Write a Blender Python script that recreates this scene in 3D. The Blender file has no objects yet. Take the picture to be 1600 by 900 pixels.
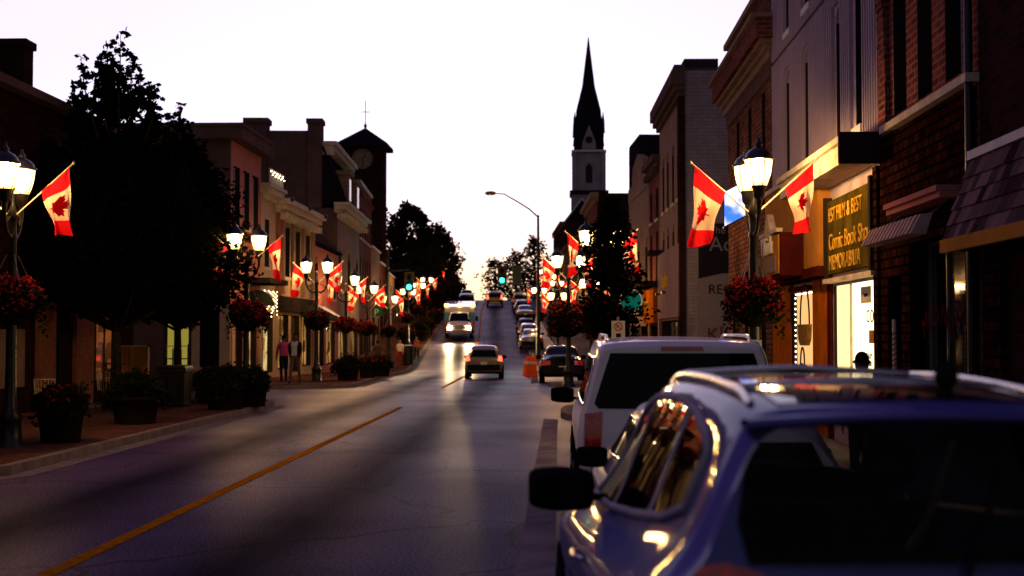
import bpy, bmesh, math, random
from mathutils import Vector, Matrix
from mathutils import noise as mnoise
from mathutils.geometry import delaunay_2d_cdt
RND = random.Random(11)
rad = math.radians
scene = bpy.context.scene
COL = scene.collection

# ------------------------------------------------------------------ site survey
def knots(tab):
    def f(z):
        if z <= tab[0][0]: return tab[0][1]
        if z >= tab[-1][0]: return tab[-1][1]
        for i in range(len(tab) - 1):
            z0, a = tab[i]; z1, b = tab[i + 1]
            if z0 <= z <= z1:
                h = z1 - z0
                def sl(k):
                    if k <= 0 or k >= len(tab) - 1: return 0.0 if k >= len(tab)-1 or tab[1][1] == tab[0][1] else (tab[1][1]-tab[0][1])/(tab[1][0]-tab[0][0])
                    d0 = (tab[k][1] - tab[k-1][1]) / (tab[k][0] - tab[k-1][0])
                    d1 = (tab[k+1][1] - tab[k][1]) / (tab[k+1][0] - tab[k][0])
                    return 0.0 if d0 * d1 <= 0 else 2 * d0 * d1 / (d0 + d1)
                t = (z - z0) / h; m0, m1 = sl(i) * h, sl(i + 1) * h
                return ((2*t**3-3*t*t+1)*a + (t**3-2*t*t+t)*m0 + (-2*t**3+3*t*t)*b + (t**3-t*t)*m1)
    return f
# height of the carriageway, its centre line, kerbs and building lines along the street
G  = knots([(-80,0),(45,0),(60,-.15),(72,-.35),(80,-.4),(88,-.1),(95,.45),(107,1.4),(150,4.95),(165,6.0),(180,6.5),(200,6.3),(260,3.0),(600,-4)])
CL = knots([(-80,-4.1),(45,-4.15),(58,-4.5),(75,-5.2),(95,-6.2),(110,-6.9),(150,-9.0),(170,-9.6),(220,-11.5),(400,-18)])
KL = knots([(-80,-7.6),(36,-7.5),(44,-7.3),(60,-8.2),(75,-9.0),(88,-9.9),(118,-11.1),(150,-13),(170,-13.6),(220,-15.5),(400,-22)])
KR = knots([(-80,-.2),(31,-.2),(46,-.75),(60,-1.0),(75,-1.6),(100,-2.75),(150,-5.0),(170,-5.5),(220,-7.3),(400,-14)])
XR = knots([(-80,4.7),(49,4.7),(58,4.55),(72,3.9),(93,2.75),(110,2.1),(130,1.0),(150,-.2),(180,-1.5),(400,-9)])
XL = knots([(-80,-12.2),(60,-12.2),(73,-12.7),(85,-13.3),(92,-13.8),(110,-15),(130,-16.5),(150,-18),(180,-19.5),(400,-29)])
KERB = .13

FPX = 2000.0; YAW = math.atan2(74, FPX); PITCH = math.atan2(70, FPX); CAMH = 1.95
CAMROT = Matrix.Rotation(YAW, 3, 'Z') @ Matrix.Rotation(math.pi/2 + PITCH, 3, 'X')
def at(px, py, Y):
    d = CAMROT @ Vector(((px - 800) / FPX, (450 - py) / FPX, -1))
    return Vector((0, 0, CAMH)) + d * (Y / d.y)

# ------------------------------------------------------------------ mesh collector
class MB:
    def __init__(s): s.v = []; s.f = []; s.mi = []; s.sm = []; s.attr = None
    def add(s, pts, faces, mi=0, smooth=False):
        o = len(s.v); s.v += [tuple(p) for p in pts]
        for f in faces: s.f.append([o + i for i in f]); s.mi.append(mi); s.sm.append(smooth)
    def face(s, pts, mi=0, smooth=False): s.add(pts, [list(range(len(pts)))], mi, smooth)
    def hexa(s, p, mi=0):   # 8 points: bottom loop then top loop
        s.add(p, [(3,2,1,0),(4,5,6,7),(0,1,5,4),(1,2,6,5),(2,3,7,6),(3,0,4,7)], mi)
    def box(s, x0, y0, z0, x1, y1, z1, mi=0):
        s.hexa([(x0,y0,z0),(x1,y0,z0),(x1,y1,z0),(x0,y1,z0),(x0,y0,z1),(x1,y0,z1),(x1,y1,z1),(x0,y1,z1)], mi)
    def tube(s, pts, r, n=8, mi=0, caps=True, smooth=True):
        pts = [Vector(p) for p in pts]; rs = r if isinstance(r, (list, tuple)) else [r] * len(pts)
        rings = []; up = None
        for i, p in enumerate(pts):
            d = (pts[min(i+1, len(pts)-1)] - pts[max(i-1, 0)]).normalized()
            if up is None: up = Vector((0,0,1)) if abs(d.z) < .9 else Vector((1,0,0))
            a = d.cross(up).normalized(); b = a.cross(d).normalized(); up = b
            rings.append([p + (a*math.cos(2*math.pi*k/n) + b*math.sin(2*math.pi*k/n)) * rs[i] for k in range(n)])
        vs = [q for rg in rings for q in rg]; fs = []
        for i in range(len(pts)-1):
            for k in range(n): fs.append((i*n+k, i*n+(k+1)%n, (i+1)*n+(k+1)%n, (i+1)*n+k))
        s.add(vs, fs, mi, smooth)
        if caps:
            s.face(rings[0][::-1], mi); s.face(rings[-1], mi)
    def lathe(s, prof, c=(0,0,0), n=16, mi=0, smooth=True, axis='z', cap=True):
        vs = []; fs = []
        for r, h in prof:
            for k in range(n):
                a = 2*math.pi*k/n; x, y = r*math.cos(a), r*math.sin(a)
                q = (x, y, h) if axis == 'z' else ((h, x, y) if axis == 'x' else (x, h, y))
                vs.append((q[0]+c[0], q[1]+c[1], q[2]+c[2]))
        for i in range(len(prof)-1):
            for k in range(n): fs.append((i*n+k, i*n+(k+1)%n, (i+1)*n+(k+1)%n, (i+1)*n+k))
        s.add(vs, fs, mi, smooth)
        if cap:
            if prof[0][0] > 1e-4: s.face(vs[:n][::-1], mi)
            if prof[-1][0] > 1e-4: s.face(vs[-n:], mi)
    def grid(s, fn, nu, nv, mi=0, smooth=True):
        vs = [fn(i/nu, j/nv) for i in range(nu+1) for j in range(nv+1)]
        fs = [(i*(nv+1)+j, (i+1)*(nv+1)+j, (i+1)*(nv+1)+j+1, i*(nv+1)+j+1) for i in range(nu) for j in range(nv)]
        s.add(vs, fs, mi, smooth)
    def prism(s, poly, fn, d0, d1, mi=0):   # poly 2-D -> fn(a, b, d)
        n = len(poly); bot = [fn(a, b, d0) for a, b in poly]; top = [fn(a, b, d1) for a, b in poly]
        s.add(bot + top, [tuple(range(n))[::-1], tuple(range(n, 2*n))] + [(i, (i+1)%n, n+(i+1)%n, n+i) for i in range(n)], mi)
    def mesh(s, name, mats, org=(0,0,0)):
        me = bpy.data.meshes.new(name)
        me.from_pydata([(x-org[0], y-org[1], z-org[2]) for x, y, z in s.v], [], s.f)
        for m in (mats if isinstance(mats, (list, tuple)) else [mats]): me.materials.append(m)
        me.polygons.foreach_set('material_index', s.mi); me.polygons.foreach_set('use_smooth', s.sm)
        me.update(); return me
    def build(s, name, mats, parent=None, org=(0,0,0), loc=None):
        o = bpy.data.objects.new(name, s.mesh(name, mats, org)); COL.objects.link(o)
        if parent: o.parent = parent
        if loc is not None: o.location = loc
        return o

def tag(o, label=None, cat=None, group=None, kind=None):
    if label: o['label'] = label
    if cat: o['category'] = cat
    if group: o['group'] = group
    if kind: o['kind'] = kind
    return o
def thing(name, label, cat, loc=(0,0,0), rz=0, group=None):
    o = bpy.data.objects.new(name, None); COL.objects.link(o); o.empty_display_size = .2
    o.location = loc; o.rotation_euler = (0, 0, rz); return tag(o, label, cat, group)
def kids(o): return KIDS.get(o.name) or [c for c in o.children]
KIDS = {}
def dup(root, loc, rz=0, label=None, group=None, scale=None):
    def rec(o, par):
        c = o.copy(); COL.objects.link(c); c.parent = par
        for ch in list(o.children): rec(ch, c)
        return c
    r = rec(root, None); r.location = loc; r.rotation_euler = (0, 0, rz)
    if scale: r.scale = (scale,)*3
    if label: r['label'] = label
    if group: r['group'] = group
    return r

# ------------------------------------------------------------------ materials
MT = {}
def nt_new(name):
    m = bpy.data.materials.new(name); m.use_nodes = True; nt = m.node_tree; nt.nodes.clear()
    out = nt.nodes.new('ShaderNodeOutputMaterial'); return m, nt, out
def N(nt, t, **kw):
    n = nt.nodes.new(t)
    for k, v in kw.items():
        if k in ('ins',):
            for a, b in v.items(): n.inputs[a].default_value = b
        else: setattr(n, k, v)
    return n
def c4(c): return (c[0], c[1], c[2], 1)
def mat(name, col, rough=.6, metal=0., var=.25, scale=3., bump=.0, bscale=40., coat=0., col2=None, spec=.5, alpha=None):
    """principled surface with two octaves of colour variation"""
    m, nt, out = nt_new(name); L = nt.links.new
    p = N(nt, 'ShaderNodeBsdfPrincipled'); L(p.outputs[0], out.inputs[0])
    p.inputs['Roughness'].default_value = rough; p.inputs['Metallic'].default_value = metal
    p.inputs['Coat Weight'].default_value = coat; p.inputs['Coat Roughness'].default_value = .04
    p.inputs['Specular IOR Level'].default_value = spec if (rough < .36 or metal > .2) else .0
    tc = N(nt, 'ShaderNodeTexCoord')
    nz = N(nt, 'ShaderNodeTexNoise'); nz.inputs['Scale'].default_value = scale; nz.inputs['Detail'].default_value = 6; nz.inputs['Roughness'].default_value = .65
    L(tc.outputs['Object'], nz.inputs['Vector'])
    mix = N(nt, 'ShaderNodeMix', data_type='RGBA')
    a = col if col2 is None else col; b = tuple(max(0, c*(1-var)) for c in col) if col2 is None else col2
    cr = N(nt, 'ShaderNodeMapRange'); cr.inputs[1].default_value = .35; cr.inputs[2].default_value = .65
    L(nz.outputs[0], cr.inputs[0]); L(cr.outputs[0], mix.inputs[0])
    mix.inputs[6].default_value = c4(a); mix.inputs[7].default_value = c4(b); L(mix.outputs[2], p.inputs['Base Color'])
    if bump:
        n2 = N(nt, 'ShaderNodeTexNoise'); n2.inputs['Scale'].default_value = bscale; n2.inputs['Detail'].default_value = 4
        L(tc.outputs['Object'], n2.inputs['Vector'])
        bp = N(nt, 'ShaderNodeBump'); bp.inputs['Strength'].default_value = bump; bp.inputs['Distance'].default_value = .02
        L(n2.outputs[0], bp.inputs['Height']); L(bp.outputs[0], p.inputs['Normal'])
    MT[name] = m; return m
def wallvec(nt):
    """object coords folded so that both wall directions get courses that run level"""
    L = nt.links.new
    tc = N(nt, 'ShaderNodeTexCoord'); sp = N(nt, 'ShaderNodeSeparateXYZ'); L(tc.outputs['Object'], sp.inputs[0])
    ad = N(nt, 'ShaderNodeMath', operation='ADD'); L(sp.outputs[0], ad.inputs[0]); L(sp.outputs[1], ad.inputs[1])
    cb = N(nt, 'ShaderNodeCombineXYZ'); L(ad.outputs[0], cb.inputs[0]); L(sp.outputs[2], cb.inputs[1]); return tc, cb
def brick(name, c1, c2, mortar, w=.22, h=.075, ms=.012, rough=.85, bump=.5, var=.35):
    m, nt, out = nt_new(name); L = nt.links.new
    p = N(nt, 'ShaderNodeBsdfPrincipled'); L(p.outputs[0], out.inputs[0]); p.inputs['Roughness'].default_value = rough; p.inputs['Specular IOR Level'].default_value = .0
    tc, cb = wallvec(nt)
    b = N(nt, 'ShaderNodeTexBrick'); L(cb.outputs[0], b.inputs['Vector'])
    b.inputs['Scale'].default_value = 1; b.inputs['Brick Width'].default_value = w; b.inputs['Row Height'].default_value = h
    b.inputs['Mortar Size'].default_value = ms; b.inputs['Mortar Smooth'].default_value = .2; b.inputs['Bias'].default_value = 0
    b.inputs['Color1'].default_value = c4(c1); b.inputs['Color2'].default_value = c4(c2); b.inputs['Mortar'].default_value = c4(mortar)
    nz = N(nt, 'ShaderNodeTexNoise'); nz.inputs['Scale'].default_value = 1.3; nz.inputs['Detail'].default_value = 7; nz.inputs['Roughness'].default_value = .7
    L(tc.outputs['Object'], nz.inputs['Vector'])
    mr = N(nt, 'ShaderNodeMapRange'); mr.inputs[1].default_value = .3; mr.inputs[2].default_value = .7; mr.inputs[3].default_value = 1 - var; mr.inputs[4].default_value = 1 + var*.4
    L(nz.outputs[0], mr.inputs[0])
    mx = N(nt, 'ShaderNodeMix', data_type='RGBA', blend_type='MULTIPLY'); mx.inputs[0].default_value = 1
    L(b.outputs['Color'], mx.inputs[6]); L(mr.outputs[0], mx.inputs[7]); L(mx.outputs[2], p.inputs['Base Color'])
    bp = N(nt, 'ShaderNodeBump', invert=True); bp.inputs['Strength'].default_value = bump; bp.inputs['Distance'].default_value = .012
    L(b.outputs['Fac'], bp.inputs['Height']); L(bp.outputs[0], p.inputs['Normal'])
    MT[name] = m; return m
def emis(name, col, strength):
    m, nt, out = nt_new(name)
    e = N(nt, 'ShaderNodeEmission'); e.inputs[0].default_value = c4(col); e.inputs[1].default_value = strength
    nt.links.new(e.outputs[0], out.inputs[0]); MT[name] = m; return m
def shopglow(name, c1, c2, strength, scale=1.6):
    """the lit inside of a shop seen through its window: bright and dim patches of stock"""
    m, nt, out = nt_new(name); L = nt.links.new
    tc, cb = wallvec(nt)
    b = N(nt, 'ShaderNodeTexVoronoi', distance='CHEBYCHEV'); b.inputs['Scale'].default_value = scale; L(cb.outputs[0], b.inputs['Vector'])
    nz = N(nt, 'ShaderNodeTexNoise'); nz.inputs['Scale'].default_value = .9; L(cb.outputs[0], nz.inputs['Vector'])
    mu = N(nt, 'ShaderNodeMath', operation='MULTIPLY'); L(b.outputs['Color'], mu.inputs[0]); L(nz.outputs[0], mu.inputs[1])
    mr = N(nt, 'ShaderNodeMapRange'); mr.inputs[1].default_value = .08; mr.inputs[2].default_value = .5; L(mu.outputs[0], mr.inputs[0])
    mx = N(nt, 'ShaderNodeMix', data_type='RGBA'); mx.inputs[6].default_value = c4(c1); mx.inputs[7].default_value = c4(c2); L(mr.outputs[0], mx.inputs[0])
    e = N(nt, 'ShaderNodeEmission'); e.inputs[1].default_value = strength; L(mx.outputs[2], e.inputs[0])
    g = N(nt, 'ShaderNodeBsdfGlossy'); g.inputs['Roughness'].default_value = .05
    lw = N(nt, 'ShaderNodeFresnel'); lw.inputs[0].default_value = 1.5
    ms = N(nt, 'ShaderNodeMixShader'); L(lw.outputs[0], ms.inputs[0]); L(e.outputs[0], ms.inputs[1]); L(g.outputs[0], ms.inputs[2])
    L(ms.outputs[0], out.inputs[0]); MT[name] = m; return m
SKYS = .15; SUNE = .05; EXPO = 1.0; SKYG = .22; SKYSAT = .28; SKYREAR = .7; TINT_BACK = (.47,.27,1.08); TINT_FRONT = (2.85,2.5,3.3)
LANT = 1.4; LAMPW = 115
# ------------------------------------------------------------------ world, sun, camera
SUN_EL, SUN_AZ = 3.0, -5.0        # degrees above the street's end, and left of it
w = bpy.data.worlds.new('World'); scene.world = w; w.use_nodes = True
nt = w.node_tree; nt.nodes.clear(); L = nt.links.new
out = N(nt, 'ShaderNodeOutputWorld'); bg = N(nt, 'ShaderNodeBackground'); L(bg.outputs[0], out.inputs[0])
sky = N(nt, 'ShaderNodeTexSky', sky_type='NISHITA'); sky.sun_disc = False
sky.sun_elevation = rad(SUN_EL); sky.sun_rotation = rad(SUN_AZ); sky.air_density = 1.0; sky.dust_density = 1.0; sky.ozone_density = 3.0
bg.inputs[1].default_value = SKYS
# dusk: the afterglow in front is even and pale, the sky overhead and behind the camera is dim violet
gm = N(nt, 'ShaderNodeGamma'); gm.inputs[1].default_value = SKYG; L(sky.outputs[0], gm.inputs[0])
hs = N(nt, 'ShaderNodeHueSaturation'); hs.inputs['Saturation'].default_value = SKYSAT; L(gm.outputs[0], hs.inputs['Color'])
tc = N(nt, 'ShaderNodeTexCoord')
dt = N(nt, 'ShaderNodeVectorMath', operation='DOT_PRODUCT'); dt.inputs[1].default_value = (-.06, .998, 0); L(tc.outputs['Generated'], dt.inputs[0])
mr = N(nt, 'ShaderNodeMapRange', interpolation_type='SMOOTHSTEP'); mr.inputs[1].default_value = .70; mr.inputs[2].default_value = .885
L(dt.outputs['Value'], mr.inputs[0])
tn = N(nt, 'ShaderNodeMix', data_type='RGBA'); tn.inputs[6].default_value = c4(TINT_BACK); tn.inputs[7].default_value = c4(TINT_FRONT); L(mr.outputs[0], tn.inputs[0])
mx = N(nt, 'ShaderNodeMix', data_type='RGBA', blend_type='MULTIPLY'); mx.inputs[0].default_value = 1
m2 = N(nt, 'ShaderNodeMapRange', interpolation_type='SMOOTHSTEP'); m2.inputs[1].default_value = -.75; m2.inputs[2].default_value = .25; m2.inputs[3].default_value = SKYREAR; L(dt.outputs['Value'], m2.inputs[0])
m2.inputs[3].default_value = 0
rc = N(nt, 'ShaderNodeMix', data_type='RGBA'); rc.inputs[6].default_value = (1.4*SKYREAR, 2.25*SKYREAR, .66*SKYREAR, 1); rc.inputs[7].default_value = (1,1,1,1); L(m2.outputs[0], rc.inputs[0])
tm = N(nt, 'ShaderNodeMix', data_type='RGBA', blend_type='MULTIPLY'); tm.inputs[0].default_value = 1; L(tn.outputs[2], tm.inputs[6]); L(rc.outputs[2], tm.inputs[7])
sz = N(nt, 'ShaderNodeSeparateXYZ'); L(tc.outputs['Generated'], sz.inputs[0])
m3 = N(nt, 'ShaderNodeMapRange', interpolation_type='SMOOTHSTEP'); m3.inputs[1].default_value = .0; m3.inputs[2].default_value = .14; L(sz.outputs[2], m3.inputs[0])
wm = N(nt, 'ShaderNodeMix', data_type='RGBA'); wm.inputs[6].default_value = (1.12,.80,.29,1); wm.inputs[7].default_value = (1,1,1,1); L(m3.outputs[0], wm.inputs[0])
t3 = N(nt, 'ShaderNodeMix', data_type='RGBA', blend_type='MULTIPLY'); t3.inputs[0].default_value = 1; L(tm.outputs[2], t3.inputs[6]); L(wm.outputs[2], t3.inputs[7])
L(hs.outputs[0], mx.inputs[6]); L(t3.outputs[2], mx.inputs[7]); L(mx.outputs[2], bg.inputs[0])
sl = bpy.data.lights.new('sun', 'SUN'); sl.energy = SUNE; sl.angle = rad(.5); sl.color = (1, .62, .36)
so = bpy.data.objects.new('sun', sl); COL.objects.link(so)
sd = Vector((math.sin(rad(SUN_AZ))*math.cos(rad(SUN_EL+1.5)), math.cos(rad(SUN_AZ))*math.cos(rad(SUN_EL+1.5)), math.sin(rad(SUN_EL+1.5))))
so.rotation_euler = sd.to_track_quat('Z', 'Y').to_euler()
cd = bpy.data.cameras.new('camera'); cam = bpy.data.objects.new('camera', cd); COL.objects.link(cam); scene.camera = cam
cd.sensor_width = 36; cd.lens = 36 * FPX / 1600; cd.clip_start = .05; cd.clip_end = 5000
cam.location = (0, 0, CAMH); cam.rotation_euler = CAMROT.to_euler()
cd.dof.use_dof = True; cd.dof.focus_distance = 21; cd.dof.aperture_fstop = 1.6
scene.view_settings.view_transform = 'Standard'; scene.view_settings.look = 'None'; scene.view_settings.exposure = EXPO
scene.view_settings.gamma = 1; scene.render.film_transparent = False
scene.cycles.use_denoising = True; scene.cycles.max_bounces = 6; scene.cycles.glossy_bounces = 3; scene.cycles.diffuse_bounces = 3; scene.cycles.transparent_max_bounces = 16
scene.cycles.sample_clamp_indirect = 4; scene.cycles.caustics_reflective = False; scene.cycles.caustics_refractive = False
# ------------------------------------------------------------------ the street
def ground_materials():
    # asphalt with darker oil strips along the lane centres, patches and cracks (lat = metres from the centre line)
    m, nt, out = nt_new('asphalt'); L = nt.links.new
    p = N(nt, 'ShaderNodeBsdfDiffuse'); gl = N(nt, 'ShaderNodeBsdfGlossy'); msx = N(nt, 'ShaderNodeMixShader'); L(p.outputs[0], msx.inputs[1]); L(gl.outputs[0], msx.inputs[2]); L(msx.outputs[0], out.inputs[0])
    tc = N(nt, 'ShaderNodeTexCoord'); at_ = N(nt, 'ShaderNodeAttribute', attribute_name='lat')
    def gauss(c, wd):
        s = N(nt, 'ShaderNodeMath', operation='SUBTRACT'); L(at_.outputs['Fac'], s.inputs[0]); s.inputs[1].default_value = c
        a = N(nt, 'ShaderNodeMath', operation='ABSOLUTE'); L(s.outputs[0], a.inputs[0])
        r = N(nt, 'ShaderNodeMapRange', interpolation_type='SMOOTHSTEP'); r.inputs[1].default_value = wd; r.inputs[2].default_value = 0; L(a.outputs[0], r.inputs[0]); return r
    g1 = gauss(-1.35, 1.0); g2 = gauss(1.45, 1.05)
    ad = N(nt, 'ShaderNodeMath', operation='ADD'); L(g1.outputs[0], ad.inputs[0]); L(g2.outputs[0], ad.inputs[1])
    mp = N(nt, 'ShaderNodeMapping'); mp.inputs['Scale'].default_value = (1, .12, 1); L(tc.outputs['Object'], mp.inputs[0])
    nl = N(nt, 'ShaderNodeTexNoise'); nl.inputs['Scale'].default_value = 1.1; nl.inputs['Detail'].default_value = 5; L(mp.outputs[0], nl.inputs['Vector'])
    mu = N(nt, 'ShaderNodeMath', operation='MULTIPLY'); L(ad.outputs[0], mu.inputs[0])
    r2 = N(nt, 'ShaderNodeMapRange'); r2.inputs[1].default_value = .3; r2.inputs[2].default_value = .65; r2.inputs[3].default_value = .6; r2.inputs[4].default_value = 1; L(nl.outputs[0], r2.inputs[0]); L(r2.outputs[0], mu.inputs[1])
    base = N(nt, 'ShaderNodeMix', data_type='RGBA'); L(mu.outputs[0], base.inputs[0])
    base.inputs[6].default_value = (.044, .0235, .070, 1); base.inputs[7].default_value = (.007, .004, .014, 1)
    fine = N(nt, 'ShaderNodeTexNoise'); fine.inputs['Scale'].default_value = 38; fine.inputs['Detail'].default_value = 3; L(tc.outputs['Object'], fine.inputs['Vector'])
    fr = N(nt, 'ShaderNodeMapRange'); fr.inputs[1].default_value = .3; fr.inputs[2].default_value = .72; fr.inputs[3].default_value = .35; fr.inputs[4].default_value = 1.9; L(fine.outputs[0], fr.inputs[0])
    big = N(nt, 'ShaderNodeTexNoise'); big.inputs['Scale'].default_value = .35; big.inputs['Detail'].default_value = 5; L(tc.outputs['Object'], big.inputs['Vector'])
    br = N(nt, 'ShaderNodeMapRange'); br.inputs[1].default_value = .3; br.inputs[2].default_value = .7; br.inputs[3].default_value = .75; br.inputs[4].default_value = 1.2; L(big.outputs[0], br.inputs[0])
    m1 = N(nt, 'ShaderNodeMath', operation='MULTIPLY'); L(fr.outputs[0], m1.inputs[0]); L(br.outputs[0], m1.inputs[1])
    mx = N(nt, 'ShaderNodeMix', data_type='RGBA', blend_type='MULTIPLY'); mx.inputs[0].default_value = 1; L(base.outputs[2], mx.inputs[6]); L(m1.outputs[0], mx.inputs[7])
    # tar-sealed cracks
    vo = N(nt, 'ShaderNodeTexVoronoi', feature='DISTANCE_TO_EDGE'); vo.inputs['Scale'].default_value = .22; 
    wv = N(nt, 'ShaderNodeVectorMath', operation='ADD'); n3 = N(nt, 'ShaderNodeTexNoise'); n3.inputs['Scale'].default_value = .9; L(tc.outputs['Object'], n3.inputs['Vector'])
    L(tc.outputs['Object'], wv.inputs[0]); L(n3.outputs['Color'], wv.inputs[1]); L(wv.outputs[0], vo.inputs['Vector'])
    ck = N(nt, 'ShaderNodeMapRange'); ck.inputs[1].default_value = .004; ck.inputs[2].default_value = .011; ck.inputs[3].default_value = .45; ck.inputs[4].default_value = 1; L(vo.outputs['Distance'], ck.inputs[0])
    m3 = N(nt, 'ShaderNodeMix', data_type='RGBA', blend_type='MULTIPLY'); m3.inputs[0].default_value = 1; L(mx.outputs[2], m3.inputs[6]); L(ck.outputs[0], m3.inputs[7])
    L(m3.outputs[2], p.inputs['Color'])
    rr = N(nt, 'ShaderNodeMapRange'); rr.inputs[3].default_value = .27; rr.inputs[4].default_value = .40; L(fine.outputs[0], rr.inputs[0]); L(rr.outputs[0], gl.inputs['Roughness'])
    cw = N(nt, 'ShaderNodeMapRange'); cw.inputs[3].default_value = .054; cw.inputs[4].default_value = .015; L(mu.outputs[0], cw.inputs[0])
    cm = N(nt, 'ShaderNodeMath', operation='MULTIPLY'); lwt_ = N(nt, 'ShaderNodeLayerWeight'); lwt_.inputs[0].default_value = .5
    pw = N(nt, 'ShaderNodeMath', operation='POWER'); L(lwt_.outputs['Facing'], pw.inputs[0]); pw.inputs[1].default_value = 14
    fm = N(nt, 'ShaderNodeMapRange'); fm.inputs[3].default_value = .0; fm.inputs[4].default_value = 5.0; L(pw.outputs[0], fm.inputs[0])
    cf = N(nt, 'ShaderNodeMath', operation='MULTIPLY'); L(cw.outputs[0], cf.inputs[0]); L(fm.outputs[0], cf.inputs[1]); L(cf.outputs[0], cm.inputs[0]); L(m1.outputs[0], cm.inputs[1]); L(cm.outputs[0], msx.inputs[0])
    bp = N(nt, 'ShaderNodeBump'); bp.inputs['Strength'].default_value = .4; bp.inputs['Distance'].default_value = .01
    L(fine.outputs[0], bp.inputs['Height']); L(bp.outputs[0], p.inputs['Normal']); L(bp.outputs[0], gl.inputs['Normal'])
    MT['asphalt'] = m
ground_materials()
mat('concrete', (.17,.145,.14), .8, var=.35, scale=2.5, bump=.3, bscale=60)
mat('gutter_concrete', (.22,.185,.19), .8, var=.45, scale=1.6, bump=.3, bscale=60)
mat('kerb_stone', (.22,.175,.14), .75, var=.4, scale=3, bump=.3, bscale=50)
brick('paving', (.15,.062,.03), (.10,.045,.025), (.05,.035,.028), .2, .1, .008, .8, .3)
# paving lies flat, so fold the plan coordinates instead of the wall ones
_nt = MT['paving'].node_tree
for n in list(_nt.nodes):
    if n.type == 'TEX_BRICK':
        for l in list(_nt.links):
            if l.to_node == n and l.to_socket.name == 'Vector': _nt.links.remove(l)
        tcn = [q for q in _nt.nodes if q.type == 'TEX_COORD'][0]; _nt.links.new(tcn.outputs['Object'], n.inputs['Vector'])
mat('yellow_paint', (.42,.15,.004), .8, var=.5, scale=9)
mat('white_paint', (.5,.48,.45), .6, var=.5, scale=8)
mat('earth', (.06,.065,.04), .95, var=.4, scale=.5)

def zs_list(a, b, step): 
    n = max(1, int(round((b - a) / step))); return [a + (b - a) * i / n for i in range(n + 1)]
def strip(name, a, b, fl, fr, material, up=0., step=2., cols=6, kind='structure', lat=False):
    """a sheet along the street between two lateral lines"""
    zl = zs_list(a, b, step); vs = []; fs = []; la = []
    for z in zl:
        for j in range(cols + 1):
            x = fl(z) + (fr(z) - fl(z)) * j / cols
            vs.append((x, z, G(z) + up)); la.append(x - CL(z))
    for i in range(len(zl) - 1):
        for j in range(cols):
            k = i * (cols + 1) + j; fs.append((k, k + 1, k + cols + 2, k + cols + 1))
    mb = MB(); mb.add(vs, fs, 0, True); o = mb.build(name, material)
    if lat:
        at_ = o.data.attributes.new('lat', 'FLOAT', 'POINT'); at_.data.foreach_set('value', la)
    return tag(o, kind=kind)
def walk(name, a, b, kerb, wall, material, label=None, thick=KERB, step=.8, cap_a=False, cap_b=False):
    """raised pavement: top sheet, a stone kerb with a real step"""
    zl = zs_list(a, b, step); mb = MB(); kb = MB(); s = 1 if wall(a) > kerb(a) else -1; kw = .17
    P = []
    for z in zl:
        g = G(z); P.append((z, kerb(z), wall(z), g))
    for (z0, k0, w0, g0), (z1, k1, w1, g1) in zip(P, P[1:]):
        mb.face([(k0+s*kw, z0, g0+thick-.006), (k1+s*kw, z1, g1+thick-.006), (w1, z1, g1+thick), (w0, z0, g0+thick)])
        kb.face([(k0, z0, g0-.05), (k1, z1, g1-.05), (k1+s*.02, z1, g1+thick), (k0+s*.02, z0, g0+thick)])
        kb.face([(k0+s*.02, z0, g0+thick), (k1+s*.02, z1, g1+thick), (k1+s*kw, z1, g1+thick), (k0+s*kw, z0, g0+thick)])
        kb.face([(k0+s*kw, z0, g0+thick), (k1+s*kw, z1, g1+thick), (k1+s*kw, z1, g1+thick-.05), (k0+s*kw, z0, g0+thick-.05)])
    for (z, k, w_, g), do in ((P[0], cap_a), (P[-1], cap_b)):
        if do: kb.face([(k, z, g-.05), (w_, z, g-.05), (w_, z, g+thick+.001), (k, z, g+thick+.001)])
    tag(mb.build(name, MT[material]), kind='structure'); tag(kb.build('kerb', MT['kerb_stone']), kind='structure')

# ground: one sheet to the horizon that follows the dip and the hill
vs = []; fs = []; xs = [-900,-300,-120,-60,-30,-22,-12,-6,0,6,14,30,60,120,300,900]; zl = [-300,-100,-40]+zs_list(-20,260,4)+[300,400,600,1000,2000]
for z in zl:
    for x in xs: vs.append((x, z, G(z) - .06))
for i in range(len(zl)-1):
    for j in range(len(xs)-1): k = i*len(xs)+j; fs.append((k, k+1, k+len(xs)+1, k+len(xs)))
mb = MB(); mb.add(vs, fs, 0, True); tag(mb.build('ground', MT['earth']), kind='structure')
RKN = knots([(-80,2.25),(25.5,2.25),(27.2,1.6),(28.4,.35),(29.5,.02),(31.5,.02),(33.2,.6),(34.6,2.2),(35.2,4.7)])
RKF = knots([(45.3,4.4),(45.6,2.0),(46.2,.1),(47,-.45),(48.2,-.42),(49.2,.4),(50.2,1.25),(68,.75),(70,.2),(71.5,-.9),(75,-1.3),(76.6,-.2),(77.6,2.2)])
RKH = knots([(90.5,2.4),(91,.4),(92,-1.6),(94,-2.2),(96.5,-2.3),(98,-1.0),(99.5,-.35),(110,-.9),(150,-2.8),(170,-3.3),(220,-5.1),(300,-8)])
LKN = lambda z: KL(z) + (0 if z < 33 else -((z-33)/3.6)**2.6*2.2 if z < 36.6 else -2.2) + (-1.1*max(0, min(1, (17-z)/1.5)) if z < 17 else 0)
LKF = lambda z: KL(z) - (2.4*max(0, (45.5-z)/1.5)**2 if z < 45.5 else 0)
strip('road', -80, 300, lambda z: -16, lambda z: 9, MT['asphalt'], 0, 1.5, 24, lat=True)
mb = MB()
for x0, x1, z0, z1 in ((-90, -15.9, 36, 45), (8.9, 90, 35, 46), (8.9, 90, 77.5, 90.5)):
    mb.face([(x0,z0,G(z0)+.004),(x1,z0,G(z0)+.004),(x1,z1,G(z1)+.004),(x0,z1,G(z1)+.004)])
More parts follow.
